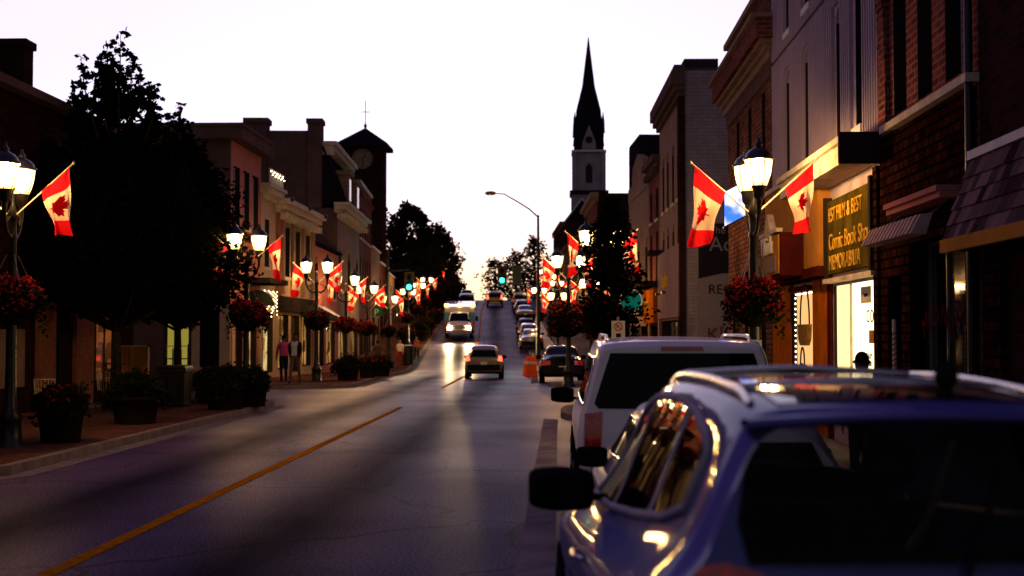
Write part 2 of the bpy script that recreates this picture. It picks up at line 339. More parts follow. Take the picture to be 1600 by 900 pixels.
tag(mb.build('cross_street', MT['asphalt']), kind='structure')
walk('pavement', -40, 36.6, LKN, lambda z: -24, 'paving', cap_b=True)
walk('pavement', 44, 300, LKF, lambda z: XL(z) - 8, 'paving', cap_a=True)
walk('pavement', -40, 35.2, RKN, lambda z: 14, 'concrete', cap_b=True)
walk('pavement', 45.3, 77.6, RKF, lambda z: 14, 'concrete', cap_a=True, cap_b=True)
walk('pavement', 90.5, 300, RKH, lambda z: XR(z) + 8, 'concrete', cap_a=True)
# concrete gutters
strip('gutter', -40, 29, lambda z: -.36, lambda z: -.04, MT['gutter_concrete'], .005, 1., 1)
strip('gutter', -40, 34, lambda z: LKN(z) + .02, lambda z: LKN(z) + .34, MT['concrete'], .005, .7, 1)
strip('gutter', 46, 230, lambda z: LKF(z) + .02, lambda z: LKF(z) + .32, MT['concrete'], .005, 1.5, 1)
strip('gutter', 50, 75, lambda z: KR(z) - .3, lambda z: KR(z), MT['concrete'], .005, 1., 1)
# painted centre line, one solid yellow line either side of the side street, a stop line across
strip('lane_line', -40, 33.5, lambda z: CL(z) - .075, lambda z: CL(z) + .075, MT['yellow_paint'], .006, 1.5, 1)
strip('lane_line', 45, 77, lambda z: CL(z) - .075, lambda z: CL(z) + .075, MT['yellow_paint'], .006, 1.5, 1)
strip('lane_line', 93, 210, lambda z: CL(z) - .075, lambda z: CL(z) + .075, MT['yellow_paint'], .006, 1.5, 1)
strip('stop_line', 75.0, 75.4, lambda z: CL(z) + .25, lambda z: KR(z) - .1, MT['white_paint'], .006, .4, 1)
# ------------------------------------------------------------------ buildings
brick('brick_red', (.20,.05,.035), (.085,.024,.02), (.20,.12,.105), .30, .10, .014, bump=.9)
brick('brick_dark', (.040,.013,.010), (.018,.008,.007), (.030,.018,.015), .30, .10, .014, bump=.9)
brick('brick_brown', (.20,.085,.05), (.10,.042,.028), (.05,.03,.025), .34, .12, .016, bump=.9)
brick('brick_orange', (.30,.10,.035), (.22,.075,.03), (.18,.12,.09), .22, .075, .012)
brick('block_grey', (.26,.22,.25), (.23,.19,.22), (.16,.13,.15), .4, .14, .012, bump=.35, var=.2)
brick('stone_dark', (.040,.011,.006), (.013,.004,.003), (.005,.003,.002), .26, .13, .02, bump=1., var=.7)
mat('stucco_pink', (.42,.16,.13), .9, var=.2, scale=1.2, bump=.2, bscale=30)
mat('stucco_cream', (.40,.29,.18), .85, var=.22, scale=1.5, bump=.15, bscale=30)
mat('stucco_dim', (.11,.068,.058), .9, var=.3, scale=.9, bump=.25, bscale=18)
mat('stone_pale', (.24,.165,.12), .85, var=.25, scale=1.2, bump=.2, bscale=25)
mat('siding', (.38,.31,.39), .75, var=.12, scale=1.1)
mat('trim_cream', (.55,.47,.36), .6, var=.3, scale=4, bump=.15)
mat('trim_white', (.62,.60,.58), .5, var=.2, scale=4)
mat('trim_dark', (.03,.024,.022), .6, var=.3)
mat('wood_orange', (.42,.11,.008), .45, var=.4, scale=2.2, bump=.15, bscale=20)
mat('wood_red', (.060,.009,.007), .45, var=.3)
mat('fascia_tan', (.40,.18,.035), .6, var=.25, scale=2)
mat('slate', (.016,.013,.019), .6, var=.45, scale=5, bump=.3, bscale=15)
mat('roof_tar', (.035,.032,.032), .9, var=.3)
mat('shingle', (.085,.05,.055), .8, var=.6, scale=6, bump=.4, bscale=30)
_n = MT['shingle'].node_tree; _p = [q for q in _n.nodes if q.type == 'BSDF_PRINCIPLED'][0]; _g = N(_n, 'ShaderNodeNewGeometry'); _r = N(_n, 'ShaderNodeValToRGB')
_r.color_ramp.elements[0].color = (.022,.012,.013,1); _r.color_ramp.elements[1].color = (.15,.095,.11,1); _n.links.new(_g.outputs['Random Per Island'], _r.inputs[0]); _n.links.new(_r.outputs[0], _p.inputs['Base Color'])
mat('glass_dark', (.006,.006,.010), .06, var=.2, spec=.35)
mat('frame_dark', (.035,.028,.028), .5, var=.2)
mat('frame_white', (.42,.39,.38), .5, var=.2)
mat('metal_dark', (.012,.011,.011), .45, metal=.3, var=.3)
mat('metal_grey', (.28,.27,.27), .4, metal=.7, var=.2)
mat('panel_white', (.24,.17,.155), .75, var=.15, scale=1)
mat('awning_cloth', (.50,.34,.29), .9, var=.3, scale=5)
mat('awning_dark', (.03,.04,.03), .9, var=.3, scale=5)
shopglow('shop_warm', (.07,.02,.004), (1,.50,.13), .42)
shopglow('shop_dim', (.006,.002,.001), (.35,.10,.025), .35)
shopglow('shop_gold', (.25,.10,.02), (1,.74,.30), .65, 2.4)
emis('window_amber', (1,.62,.25), .55)

class Frame:
    """local axes of a wall: u along it, w out of it, v up"""
    def __init__(s, A, B, base, out):
        s.A = Vector((A[0], A[1], base)); s.L = math.hypot(B[0]-A[0], B[1]-A[1])
        s.u = Vector((B[0]-A[0], B[1]-A[1], 0)).normalized(); n = Vector((-s.u.y, s.u.x, 0)); s.n = n if n.dot(Vector((out[0], out[1], 0))) > 0 else -n
    def p(s, u, w_, v): q = s.A + s.u*u + s.n*w_; return (q.x, q.y, s.A.z + v)
    def box(s, mb, u0, u1, w0, w1, v0, v1, mi=0):
        mb.hexa([s.p(u0,w0,v0), s.p(u1,w0,v0), s.p(u1,w1,v0), s.p(u0,w1,v0), s.p(u0,w0,v1), s.p(u1,w0,v1), s.p(u1,w1,v1), s.p(u0,w1,v1)], mi)
    def poly(s, mb, pts, w0, w1, mi=0): mb.prism(pts, lambda a, b, d: s.p(a, d, b), w0, w1, mi)

def wall_sheet(mb, F, v0, v1, ops, mi=0, reveal=.26, u0=0, u1=None, wo=0, rmi=None):
    """front face with holes; every hole gets reveals.  ops: (ua, ub, va, vb, arch)"""
    u1 = F.L if u1 is None else u1
    us = sorted({u0, u1} | {o[k] for o in ops for k in (0, 1)}); vs_ = sorted({v0, v1} | {o[k] for o in ops for k in (2, 3)})
    for a, b in zip(us, us[1:]):
        for c, d in zip(vs_, vs_[1:]):
            cu, cv = (a+b)/2, (c+d)/2
            if any(o[0] < cu < o[1] and o[2] < cv < o[3] for o in ops): continue
            mb.face([F.p(a,wo,c), F.p(b,wo,c), F.p(b,wo,d), F.p(a,wo,d)], mi)
    for o in ops:
        a, b, c, d = o[:4]; arch = len(o) > 4 and o[4]
        for q in (((a,c),(a,d)), ((b,d),(b,c)), ((b,c),(a,c)), ((a,d),(b,d))):
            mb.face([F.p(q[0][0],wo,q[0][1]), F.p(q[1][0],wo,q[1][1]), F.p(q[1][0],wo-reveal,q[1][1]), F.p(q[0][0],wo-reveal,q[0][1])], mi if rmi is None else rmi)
        if arch:
            r = (b-a)/2; h = arch * r; cx = (a+b)/2; n = 8
            for sgn in (-1, 1):
                pts = [(cx + sgn*r*math.cos(math.pi/2*i/n), d - h + h*math.sin(math.pi/2*i/n)) for i in range(n+1)] + [(cx + sgn*r, d)]
                F.poly(mb, pts, wo - reveal, wo + .001, mi)
def window(F, o, parent, org, frame='frame_dark', glass='glass_dark', sill='trim_cream', bars=(1, 1), reveal=.26, fw=.05, simple=False, sillw=.07, wo=0):
    a, b, c, d = o[:4]; mb = MB(); mb.face([F.p(a,wo-reveal+.02,c), F.p(b,wo-reveal+.02,c), F.p(b,wo-reveal+.02,d), F.p(a,wo-reveal+.02,d)])
    g = mb.build('window', MT[glass], parent, org)
    mb = MB(); w0, w1 = wo-reveal+.025, wo-reveal+.07
    F.box(mb, a, a+fw, w0, w1, c, d); F.box(mb, b-fw, b, w0, w1, c, d); F.box(mb, a+fw, b-fw, w0, w1, c, c+fw); F.box(mb, a+fw, b-fw, w0, w1, d-fw, d)
    for i in range(1, bars[0]+1):
        v = c + (d-c)*i/(bars[0]+1); F.box(mb, a+fw, b-fw, w0, w1-.012, v-fw*.4, v+fw*.4)
    for i in range(1, bars[1]):
        u = a + (b-a)*i/bars[1]; F.box(mb, u-fw*.4, u+fw*.4, w0, w1-.008, c+fw, d-fw)
    mb.build('frame', MT[frame], g, org)
    if sill:
        mb = MB(); F.box(mb, a-.08, b+.08, wo-.02, wo+sillw, c-.13, c-.003); s_ = mb.build('sill', MT[sill], g, org)
    return g
def building(name, label, A, B, depth, H, wall, side, ops=(), base=None, body=None, roof='roof_tar', parapet=.0, group=None, sidewall=None, v_from=-1.0, extra_wall=None):
    """shell with an open-holed front; returns thing, front frame, origin"""
    gz = G(A[1]) + KERB if base is None else base
    outv = (-1, 0) if side == 'R' else (1, 0)
    F = Frame(A, B, gz, outv); org = (A[0], A[1], gz)
    t = thing(name, label, 'building', org, group=group)
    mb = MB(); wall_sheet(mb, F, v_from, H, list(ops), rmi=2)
    for uu in (0, F.L):   # side walls and back
        mb.face([F.p(uu,0,v_from), F.p(uu,-depth,v_from), F.p(uu,-depth,H), F.p(uu,0,H)], 1)
    mb.face([F.p(0,-depth,v_from), F.p(F.L,-depth,v_from), F.p(F.L,-depth,H), F.p(0,-depth,H)], 1)
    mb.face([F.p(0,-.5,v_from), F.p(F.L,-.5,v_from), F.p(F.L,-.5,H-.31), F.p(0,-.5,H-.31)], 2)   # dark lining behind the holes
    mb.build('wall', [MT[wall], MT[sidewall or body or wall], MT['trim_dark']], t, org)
    mb = MB(); F.box(mb, .02, F.L-.02, -depth+.02, -.02, H-.3, H-.06); mb.build('roof', MT[roof], t, org)
    return t, F, org
SPLIT = set('timber_post pier sign_frame pilaster window_frame dormer orange_pier timber_panel wall_flood gutter_bracket dormer_pane cream_corner notice shop_panel awning_arm door_handle'.split())
def part(t, org, name, mt, fn, parent=None):
    mb = MB(); fn(mb)
    if name in SPLIT: return split_build(mb, name, [MT[q] for q in mt] if isinstance(mt, (list, tuple)) else MT[mt], parent or t, org)
    return mb.build(name, [MT[q] for q in mt] if isinstance(mt, (list, tuple)) else MT[mt], parent or t, org)
def split_build(mb, name, mats, parent, org):
    """every loose piece becomes an object of its own"""
    par = list(range(len(mb.v)))
    def root(i):
        while par[i] != i: par[i] = par[par[i]]; i = par[i]
        return i
    for f in mb.f:
        for i in f[1:]: par[root(i)] = root(f[0])
    grp = {}
    for k, f in enumerate(mb.f): grp.setdefault(root(f[0]), []).append(k)
    first = None
    for ks in grp.values():
        ids = sorted({i for k in ks for i in mb.f[k]}); mp = {i: n for n, i in enumerate(ids)}; q = MB()
        q.v = [mb.v[i] for i in ids]; q.f = [[mp[i] for i in mb.f[k]] for k in ks]; q.mi = [mb.mi[k] for k in ks]; q.sm = [mb.sm[k] for k in ks]
        o = q.build(name, mats, parent, org); first = first or o
    return first
def cornice(t, org, F, v, steps, mt='trim_cream', u0=-.02, u1=None, name='cornice', dent=None):
    """steps: (out, height) stacked upwards"""
    u1 = F.L + .02 if u1 is None else u1
    def f(mb):
        vv = v
        for out_, h in steps: F.box(mb, u0 - out_*.4, u1 + out_*.4, -.1, out_, vv, vv + h - .002); vv += h
        if dent:
            n = int((u1-u0) / dent)
            for i in range(n):
                u = u0 + (u1-u0) * (i+.5) / n; F.box(mb, u-.06, u+.06, .0, steps[-1][0]*.8, v-.28, v-.002)
    return part(t, org, name, mt, f)
def row(n, L, w_, v0, v1, arch=0, m0=.6, m1=.6):
    g = (L - m0 - m1 - n*w_) / max(1, n-1) if n > 1 else 0
    return [(m0 + i*(w_+g), m0 + i*(w_+g) + w_, v0, v1, arch) for i in range(n)]
def text_mesh(txt, size, name, material, parent, M4, ext=.01, shear=0., spacing=1., offset=0.):
    cu = bpy.data.curves.new(name, 'FONT'); cu.body = txt; cu.size = size; cu.extrude = ext; cu.shear = shear; cu.space_character = spacing; cu.offset = offset
    cu.align_x = 'LEFT'; to = bpy.data.objects.new('tmp', cu); COL.objects.link(to)
    dg = bpy.context.evaluated_depsgraph_get(); me = bpy.data.meshes.new_from_object(to.evaluated_get(dg)); bpy.data.objects.remove(to)
    me.transform(M4); me.materials.clear(); me.materials.append(material)
    o = bpy.data.objects.new(name, me); COL.objects.link(o); o.parent = parent; return o
def F_mat(F, u, w_, v, org, flip):
    """text matrix on wall F: reading direction left to right for someone facing the wall"""
    d = -F.u if flip else F.u
    p = Vector(F.p(u, w_, v)) - Vector(org); z = F.n; 
    return Matrix(((d.x, 0, z.x, p.x), (d.y, 0, z.y, p.y), (d.z, 1, z.z, p.z), (0, 0, 0, 1)))

# ================= right side, nearest first
def ptR(z): return (XR(z), z)
def ptL(z): return (XL(z), z)
# 1: dark masonry with a shingled canopy (runs out of the frame)
t, F, org = building('stone_building', 'dark brick and stone building with a shingled canopy, at the right edge of the photo', ptR(0), ptR(14.42), 12, 10.5, 'brick_dark', 'R',
    ops=[(13.0-8.8, 13.0-7.2, 5.6, 8.2), (10.3, 12.0, 5.35, 8.2), (7.6, 9.6, .5, 2.6), (10.6, 11.2, .3, 2.5), (12.2, 13.0, .1, 2.45)])
for o in ((4.2, 5.8, 5.6, 8.2), (10.3, 12.0, 5.35, 8.2), (7.6, 9.6, .5, 2.6), (10.6, 11.2, .3, 2.5), (12.2, 13.0, .1, 2.45)): window(F, o, t, org, sill=None)
part(t, org, 'pier', 'stone_dark', lambda mb: [F.box(mb, u, u+.5, -.05, .08, -.1, 2.75) for u in (6.8, 9.85, 11.45, 13.6)])
def canopy(mb):
    rows = 5; v0, v1, w0, w1 = 2.86, 3.72, .44, .14
    for i in range(rows):
        a = i/rows; b = (i+1)/rows
        u = 4.0; k = 0
        while u < 14.3:
            du = .16 + .1*RND.random(); e = min(u+du, 14.34); j = .012*RND.random()
            mb.hexa([F.p(u,w0+(w1-w0)*a+.03+j,v0+(v1-v0)*a-.03), F.p(e-.006,w0+(w1-w0)*a+.03+j,v0+(v1-v0)*a-.03), F.p(e-.006,w0+(w1-w0)*a-.02,v0+(v1-v0)*a-.03), F.p(u,w0+(w1-w0)*a-.02,v0+(v1-v0)*a-.03),
                     F.p(u,w0+(w1-w0)*b+.004,v0+(v1-v0)*b), F.p(e-.006,w0+(w1-w0)*b+.004,v0+(v1-v0)*b), F.p(e-.006,w0+(w1-w0)*b-.03,v0+(v1-v0)*b), F.p(u,w0+(w1-w0)*b-.03,v0+(v1-v0)*b)])
            u = e
cn = part(t, org, 'canopy', 'shingle', canopy)
part(t, org, 'fascia_board', 'fascia_tan', lambda mb: F.box(mb, 4.0, 14.36, .40, .48, 2.70, 2.845), cn)
part(t, org, 'flashing', 'trim_white', lambda mb: F.box(mb, 4.0, 14.36, .02, .17, 3.735, 3.83), cn)
part(t, org, 'soffit', 'trim_dark', lambda mb: F.box(mb, 4.0, 14.3, .02, .39, 2.72, 2.76), cn)
# 2: red brick over a dark stone shop, sill band and small awning
ops2 = [(u0, u1, 4.86, 8.4, 0) for u0, u1 in ((.55, 1.2), (1.75, 2.4), (2.95, 3.6))] + [(.35, 2.7, .25, 3.0, 0), (3.1, 3.8, .2, 2.6, 0)]
t, F, org = building('brick_building', 'red brick building over a dark stone barber shop front with a small awning', ptR(14.46), ptR(18.66), 12, 10.8, 'brick_red', 'R', ops=ops2)
for o in ops2[:3]: window(F, o, t, org, frame='frame_white', sill=None, bars=(1, 1), fw=.07)
for o in ops2[3:]: window(F, o, t, org, frame='metal_grey', sill=None, bars=(0, 3 if o[1] > 2 and o[0] < 1 else 1), fw=.04)
part(t, org, 'stone_front', 'stone_dark', lambda mb: [wall_sheet(mb, F, -.3, 4.62, [o for o in ops2 if o[2] < 4], 0, .2, 0.01, F.L-.01, .06)])
part(t, org, 'sill_band', 'trim_cream', lambda mb: F.box(mb, -.02, F.L-.35, -.02, .15, 4.64, 4.74))
def rough_pier(mb):
    v = 4.76
    while v < 10.7:
        h = .22 + .1*RND.random(); F.box(mb, F.L-.42+.05*RND.random(), F.L-.01, 0, .06+.05*RND.random(), v, v+h-.012); v += h
part(t, org, 'pier', 'brick_red', rough_pier)
part(t, org, 'downpipe', 'metal_dark', lambda mb: mb.tube([F.p(.08,.08,-.1), F.p(.08,.08,10.5)], .05, 8))
def awn(mb):
    n = 26
    for i in range(n):      # ruffled closed canvas
        u = .55 + 2.35*i/n; e = .55 + 2.35*(i+1)/n; k = .025*(i % 2)
        mb.hexa([F.p(u,.62+k,2.98), F.p(e,.62+k,2.98), F.p(e,.44,2.97), F.p(u,.44,2.97), F.p(u,.50+k,3.20), F.p(e,.50+k,3.20), F.p(e,.36,3.22), F.p(u,.36,3.22)])
aw = part(t, org, 'awning', 'awning_cloth', awn)
part(t, org, 'awning_hood', 'stucco_pink', lambda mb: [F.box(mb, .35, 2.75, .06, .34, 3.38, 3.45), F.box(mb, .35, 2.75, .06, .38, 3.455, 3.52)], aw)
part(t, org, 'awning_arm', 'metal_dark', lambda mb: [mb.tube([F.p(u,.1,3.4), F.p(u,.5,3.1)], .02) for u in (.6, 2.8)], aw)
mat('red_lettering', (.05,.005,.004), .6)
for i, ch in enumerate('MONT'):     # arched gilt-red lettering across the shop window
    a = rad(150 - i*22); uu = 1.15 + .75*math.cos(a)*-1; vv = 1.72 + .42*math.sin(a)
    text_mesh(ch, .40, 'lettering', MT['red_lettering'], t, F_mat(F, 2.35 - i*.34, -.04, 1.62 + .30*math.sin(rad(20+i*38)), org, True) @ Matrix.Rotation(rad(34 - i*23), 4, 'Z'), .004)
# barber's striped sign
bx = F.p(2.86, .22, 0)
bt = thing('barber_pole', 'slim white and red striped barber pole beside the dark shop window', 'barber pole', (bx[0], bx[1], org[2]+1.0))
mat('barber_white', (.6,.58,.55), .4); mat('barber_red', (.4,.03,.03), .4)
mb = MB(); mb.tube([(0,0,.0),(0,0,1.0)], .028, 12)
for k in range(9):
    pts = [(.031*math.cos(s_*.7), .031*math.sin(s_*.7), .18+k*.07+s_*.012) for s_ in range(10)]; mb.tube(pts, .009, 5, 1)
mb.build('striped_tube', [MT['barber_white'], MT['barber_red']], bt)
mb = MB(); mb.box(0,-.012,.1,.23,.012,.12); mb.box(0,-.012,.88,.23,.012,.9); mb.build('bracket', MT['metal_dark'], bt)

# 3: tall building in ribbed metal siding, gold sign, lit window, orange timber shop
Z3a, Z3b = 18.72, 28.0
L3 = Z3b - Z3a
lit = (.22, 3.4, .45, 2.62, 0)
up = [(1.15, 1.62, 5.05, 7.35, 1), (2.55, 3.02, 5.0, 7.3, 1), (5.3, 5.75, 4.9, 7.2, 1), (7.3, 7.75, 4.9, 7.2, 1)] + [(1.15, 1.65, 8.0, 10, 0), (2.5, 3.05, 8.0, 10, 0), (5.2, 5.75, 8.0, 10, 0), (7.2, 7.75, 8.0, 10, 0)]
shop_ops = [lit, (5.1, 6.85, .3, 2.6, 0)]
t, F, org = building('siding_building', 'tall grey building in ribbed metal siding over a gold sign and orange timber shop', (4.7, Z3a), (4.7, Z3b), 12, 11.4, 'siding', 'R', ops=up + shop_ops)
def ribs(mb):
    u = .04; n = 0
    while u < L3:
        segs = [(4.78, 7.62), (7.70, 11.35)]
        for v0, v1 in segs:
            cuts = [(o[2]-.16, o[3]+.05) for o in up if o[0]-.09 < u < o[1]+.09]
            cur = v0
            for a, b in sorted(cuts):
                if b <= v0 or a >= v1: continue
                if a > cur: F.box(mb, u-.024, u+.024, 0, .065, cur, a)
                cur = max(cur, b)
            if cur < v1: F.box(mb, u-.024, u+.024, 0, .065, cur, v1)
        u += .15 
part(t, org, 'siding_ribs', 'siding', ribs)
part(t, org, 'siding_seam', 'trim_dark', lambda mb: [F.box(mb, 0, L3, 0, .035, 7.635, 7.685), F.box(mb, 3.72, 3.80, 0, .045, 4.8, 11.3)])
for o in up: window(F, o, t, org, sill='trim_white', bars=(1, 1))
def fas(mb):
    F.box(mb, .02, 5.45, .02, .55, 4.32, 4.60); F.box(mb, .02, 5.50, .02, .62, 4.605, 4.70)
part(t, org, 'sign_hood', ['trim_cream', 'trim_dark'], fas)
part(t, org, 'hood_return', 'trim_dark', lambda mb: F.box(mb, -.05, .017, .02, .64, 4.28, 4.74))
# gold sign board in a recess
mat('gold_board', (.075,.055,.008), .5, spec=.15, var=.5, scale=2.2)
mat('gold_letter', (.62,.36,.04), .5, metal=.0, var=.2)
sg = part(t, org, 'sign_board', 'gold_board', lambda mb: F.box(mb, .35, 3.45, .0, .09, 2.82, 4.06))
part(t, org, 'sign_frame', 'trim_dark', lambda mb: [F.box(mb, .22, .35, 0, .14, 2.74, 4.14), F.box(mb, 3.45, 3.55, 0, .14, 2.74, 4.14)], sg)
part(t, org, 'sign_ledge', 'trim_cream', lambda mb: F.box(mb, .1, 3.55, 0, .16, 2.66, 2.735), sg)
for txt, v, sz in (('EST FILM & BEST', 3.70, .34), ('Comic Book Shop', 3.22, .40), ('MEMORABILIA', 2.88, .36)):
    w_ = .5
    text_mesh(txt, sz, 'lettering', MT['gold_letter'], sg, F_mat(F, 3.3, .092, v, org, True), .012)
# lit shop window: a bright back wall with notices
emis('shop_white', (1,.80,.40), 1.5); emis('shop_side', (1,.70,.27), .95)
mat('notice_ink', (.03,.025,.02), .7); mat('notice_paper', (.6,.56,.45), .7, var=.1)
LWD = -.06
lw = part(t, org, 'lit_window', ['shop_white', 'shop_side'], lambda mb: [mb.face([F.p(lit[0],LWD,lit[2]), F.p(2.26,LWD,lit[2]), F.p(2.26,LWD,lit[3]), F.p(lit[0],LWD,lit[3])], 0), mb.face([F.p(2.26,LWD,lit[2]), F.p(lit[1],LWD+.005,lit[2]), F.p(lit[1],LWD+.005,lit[3]), F.p(2.26,LWD,lit[3])], 1)])
def lwt(txt, u, v, sz): text_mesh(txt, sz, 'lettering', MT['notice_ink'], lw, F_mat(F, u, LWD+.007, v, org, True), .003, spacing=1.2)
lwt('COFFEE', 1.30, 1.98, .28); lwt('STEW', 1.22, .98, .20); lwt('NOODLES', 1.36, 1.20, .11); lwt('WRAPS', 1.16, 1.10, .09); lwt('FRIES', 1.20, 1.31, .09); lwt('SOUP', 1.34, 1.42, .13)
part(t, org, 'notice', ['notice_paper', 'notice_ink', 'fascia_tan'], lambda mb: [F.box(mb, 1.0, 1.66, LWD+.003, LWD+.006, 2.28, 2.54, 0), F.box(mb, 1.2, 1.45, LWD+.007, LWD+.01, 2.38, 2.43, 1), F.box(mb, .7, 1.10, LWD+.007, LWD+.02, 1.66, 1.86, 2), F.box(mb, 1.10, 1.32, LWD+.007, LWD+.012, .62, .84, 1), F.box(mb, .75, 1.0, LWD+.007, LWD+.012, .60, .84, 1), F.box(mb, 1.0, 1.2, LWD+.007, LWD+.012, .46, .56, 1)], lw)
part(t, org, 'window_mullion', 'trim_cream', lambda mb: F.box(mb, 2.24, 2.28, LWD+.006, -.02, lit[2], lit[3]), lw)
part(t, org, 'stone_pier', 'stone_dark', lambda mb: F.box(mb, -.03, .22, .0, .1, -.2, 4.25))
# timber shop front
part(t, org, 'shop_fascia', 'fascia_tan', lambda mb: F.box(mb, 3.58, L3-.02, .0, .22, 2.98, 4.72))
part(t, org, 'fascia_cap', 'trim_cream', lambda mb: F.box(mb, 3.55, L3, .0, .30, 4.725, 4.82))
part(t, org, 'timber_post', 'wood_orange', lambda mb: [F.box(mb, 3.75, 4.3, 0, .03, -.1, 2.79), F.box(mb, 4.32, 5.05, 0, .04, -.1, 2.79), F.box(mb, 7.15, L3-.03, 0, .07, -.1, 2.79)])
part(t, org, 'shop_lintel', 'wood_red', lambda mb: [F.box(mb, 3.5, L3, .0, .26, 2.80, 2.975), F.box(mb, 5.1, 6.9, .0, .16, 2.62, 2.70), F.box(mb, 3.45, 3.72, 0, .05, -.1, 2.79)])
emis('display_peach', (1,.50,.17), .6)
dw = part(t, org, 'display_window', 'display_peach', lambda mb: mb.face([F.p(5.1,-.01,.3), F.p(6.85,-.01,.3), F.p(6.85,-.01,2.6), F.p(5.1,-.01,2.6)]))
part(t, org, 'window_frame', 'trim_dark', lambda mb: [F.box(mb, 6.86, 7.12, -.1, .05, -.1, 2.6), F.box(mb, 5.06, 5.09, -.1, .02, .3, 2.6)], dw)
emis('fairy_bulb', (1,.86,.6), 6)
part(t, org, 'fairy_lights', 'fairy_bulb', lambda mb: [mb.lathe([(.004,-.016),(.016,0),(.004,.016)], F.p(6.80,.03,.4+i*.105), 6) for i in range(21)] + [mb.lathe([(.004,-.016),(.016,0),(.004,.016)], F.p(5.2+i*.17,.03,2.57), 6) for i in range(10)], dw)
part(t, org, 'door_handle', 'metal_dark', lambda mb: [mb.tube([F.p(u,.1,1.02), F.p(u,.18,1.02), F.p(u-.14,.18,1.02)], .02) for u in (4.9, 4.2, 7.5)])
# straw bag hung in the display and two small bags under it
def bag(name, label, u, v, r, h, mt):
    p = F.p(u, .05, v); b = thing(name, label, 'bag', p)
    mb = MB(); mb.prism([(-r,h*.5),(-r*.86,-h*.2),(-r*.5,-h*.5),(r*.5,-h*.5),(r*.86,-h*.2),(r,h*.5)], lambda a, c, d: (d, a, c), -.05, .04); mb.build('bag_body', MT[mt], b)
    mb = MB(); mb.tube([(0, r*.9*math.cos(math.pi*i/10), h*.5 + r*1.5*math.sin(math.pi*i/10)) for i in range(11)], .016, 6); mb.build('handle', MT['trim_dark'], b)
mat('straw', (.32,.19,.05), .9, var=.55, scale=14); mat('bag_brown', (.12,.06,.03), .7)
bag('straw_bag', 'woven straw handbag hanging in the fairy-lit display window', 5.75, 1.78, .50, .40, 'straw')
bag('leather_bag', 'small brown leather bag hung under the straw handbag', 6.0, 1.12, .22, .18, 'bag_brown')
bag('leather_bag', 'dark bag at the bottom of the fairy-lit display window', 6.05, .72, .26, .24, 'trim_dark')
# projecting shop sign with little gabled top
p = F.p(4.9, .30, 3.42)
st = thing('shop_sign', 'maroon box sign with a gabled top and cut-out letters above the timber shop', 'sign', p)
SF = Frame((p[0], p[1]), (p[0], p[1]+1.5), p[2], (-1, 0))
def sp(n_, mt, fn, par=None):
    mb = MB(); fn(mb); return mb.build(n_, MT[mt], par or st, p)
sp('sign_box', 'wood_red', lambda mb: SF.box(mb, 0, 2.1, -.08, .34, -.55, .25))
sp('sign_face', 'fascia_tan', lambda mb: SF.box(mb, .12, 2.0, .34, .37, -.50, .22))
sp('sign_panel', 'stone_pale', lambda mb: SF.box(mb, .3, 1.75, .372, .39, -.46, -.16))
sp('gable', 'trim_cream', lambda mb: [SF.poly(mb, [(.02,.26),(.72,.26),(1.05,.55),(1.38,.26),(2.08,.26),(2.08,.33),(1.43,.33),(1.05,.67),(.67,.33),(.02,.33)], .30, .42)])
text_mesh('Wink', .50, 'lettering', MT['trim_white'], st, F_mat(SF, 1.85, .39, -.10, p, True), .03, spacing=1.15)

# 4: brick building with a heavy cornice
Z4a, Z4b = 28.04, 35.7
ops4 = [(u, u+.5, 4.9, 7.35, 0) for u in (1.2, 3.3, 5.4)] + [(1.3, 1.95, .9, 3.35, 0), (4.0, 4.6, .9, 3.35, 0), (6.3, 6.9, .9, 3.3, 0)]
t, F, org = building('cornice_building', 'three storey brown brick corner building under a heavy stone cornice', (4.7, Z4a), (4.7, Z4b), 12, 9.7, 'brick_brown', 'R', ops=ops4)
for o in ops4: window(F, o, t, org, sill='trim_dark')
cornice(t, org, F, 7.85, [(.12,.18),(.2,.12),(.32,.1)], 'stone_pale', name='cornice')
part(t, org, 'cornice_frieze', 'brick_red', lambda mb: F.box(mb, -.2, F.L+.2, -.1, .42, 8.251, 8.70))
cornice(t, org, F, 8.702, [(.52,.10)], 'stone_pale', name='cornice_cap')
part(t, org, 'frieze', 'stucco_dim', lambda mb: F.box(mb, 0, F.L, .0, .05, 7.5, 7.84))
part(t, org, 'parapet_cap', 'stone_pale', lambda mb: F.box(mb, -.05, F.L+.1, -.3, .10, 9.7, 9.85))
part(t, org, 'wall_light', 'window_amber', lambda mb: mb.lathe([(.01,-.14),(.05,-.1),(.06,.1),(.01,.14)], F.p(3.3,.12,2.6), 8))
# backlit blade sign on its far corner
m, nt, out = nt_new('blue_sign'); L = nt.links.new
tc = N(nt, 'ShaderNodeTexCoord'); nz = N(nt, 'ShaderNodeTexNoise'); nz.inputs['Scale'].default_value = 1.7; L(tc.outputs['Object'], nz.inputs['Vector'])
cr = N(nt, 'ShaderNodeValToRGB'); cr.color_ramp.elements[0].color = (.05,.18,1,1); cr.color_ramp.elements[0].position = .4; cr.color_ramp.elements[1].color = (.85,.8,1,1); cr.color_ramp.elements[1].position = .52
L(nz.outputs[0], cr.inputs[0]); e = N(nt, 'ShaderNodeEmission'); e.inputs[1].default_value = .8; L(cr.outputs[0], e.inputs[0]); L(e.outputs[0], out.inputs[0]); MT['blue_sign'] = m
p = Vector(F.p(3.0, .0, 4.40))
bs = thing('blade_sign', 'backlit blue and white blade sign on the brown brick corner building', 'sign', p)
mb = MB(); mb.hexa([(-.70,-.05,.0),(-.20,-.05,.26),(-.20,.05,.26),(-.70,.05,.0),(-.70,-.05,.82),(-.20,-.05,1.08),(-.20,.05,1.08),(-.70,.05,.82)]); mb.build('lit_panel', MT['blue_sign'], bs)
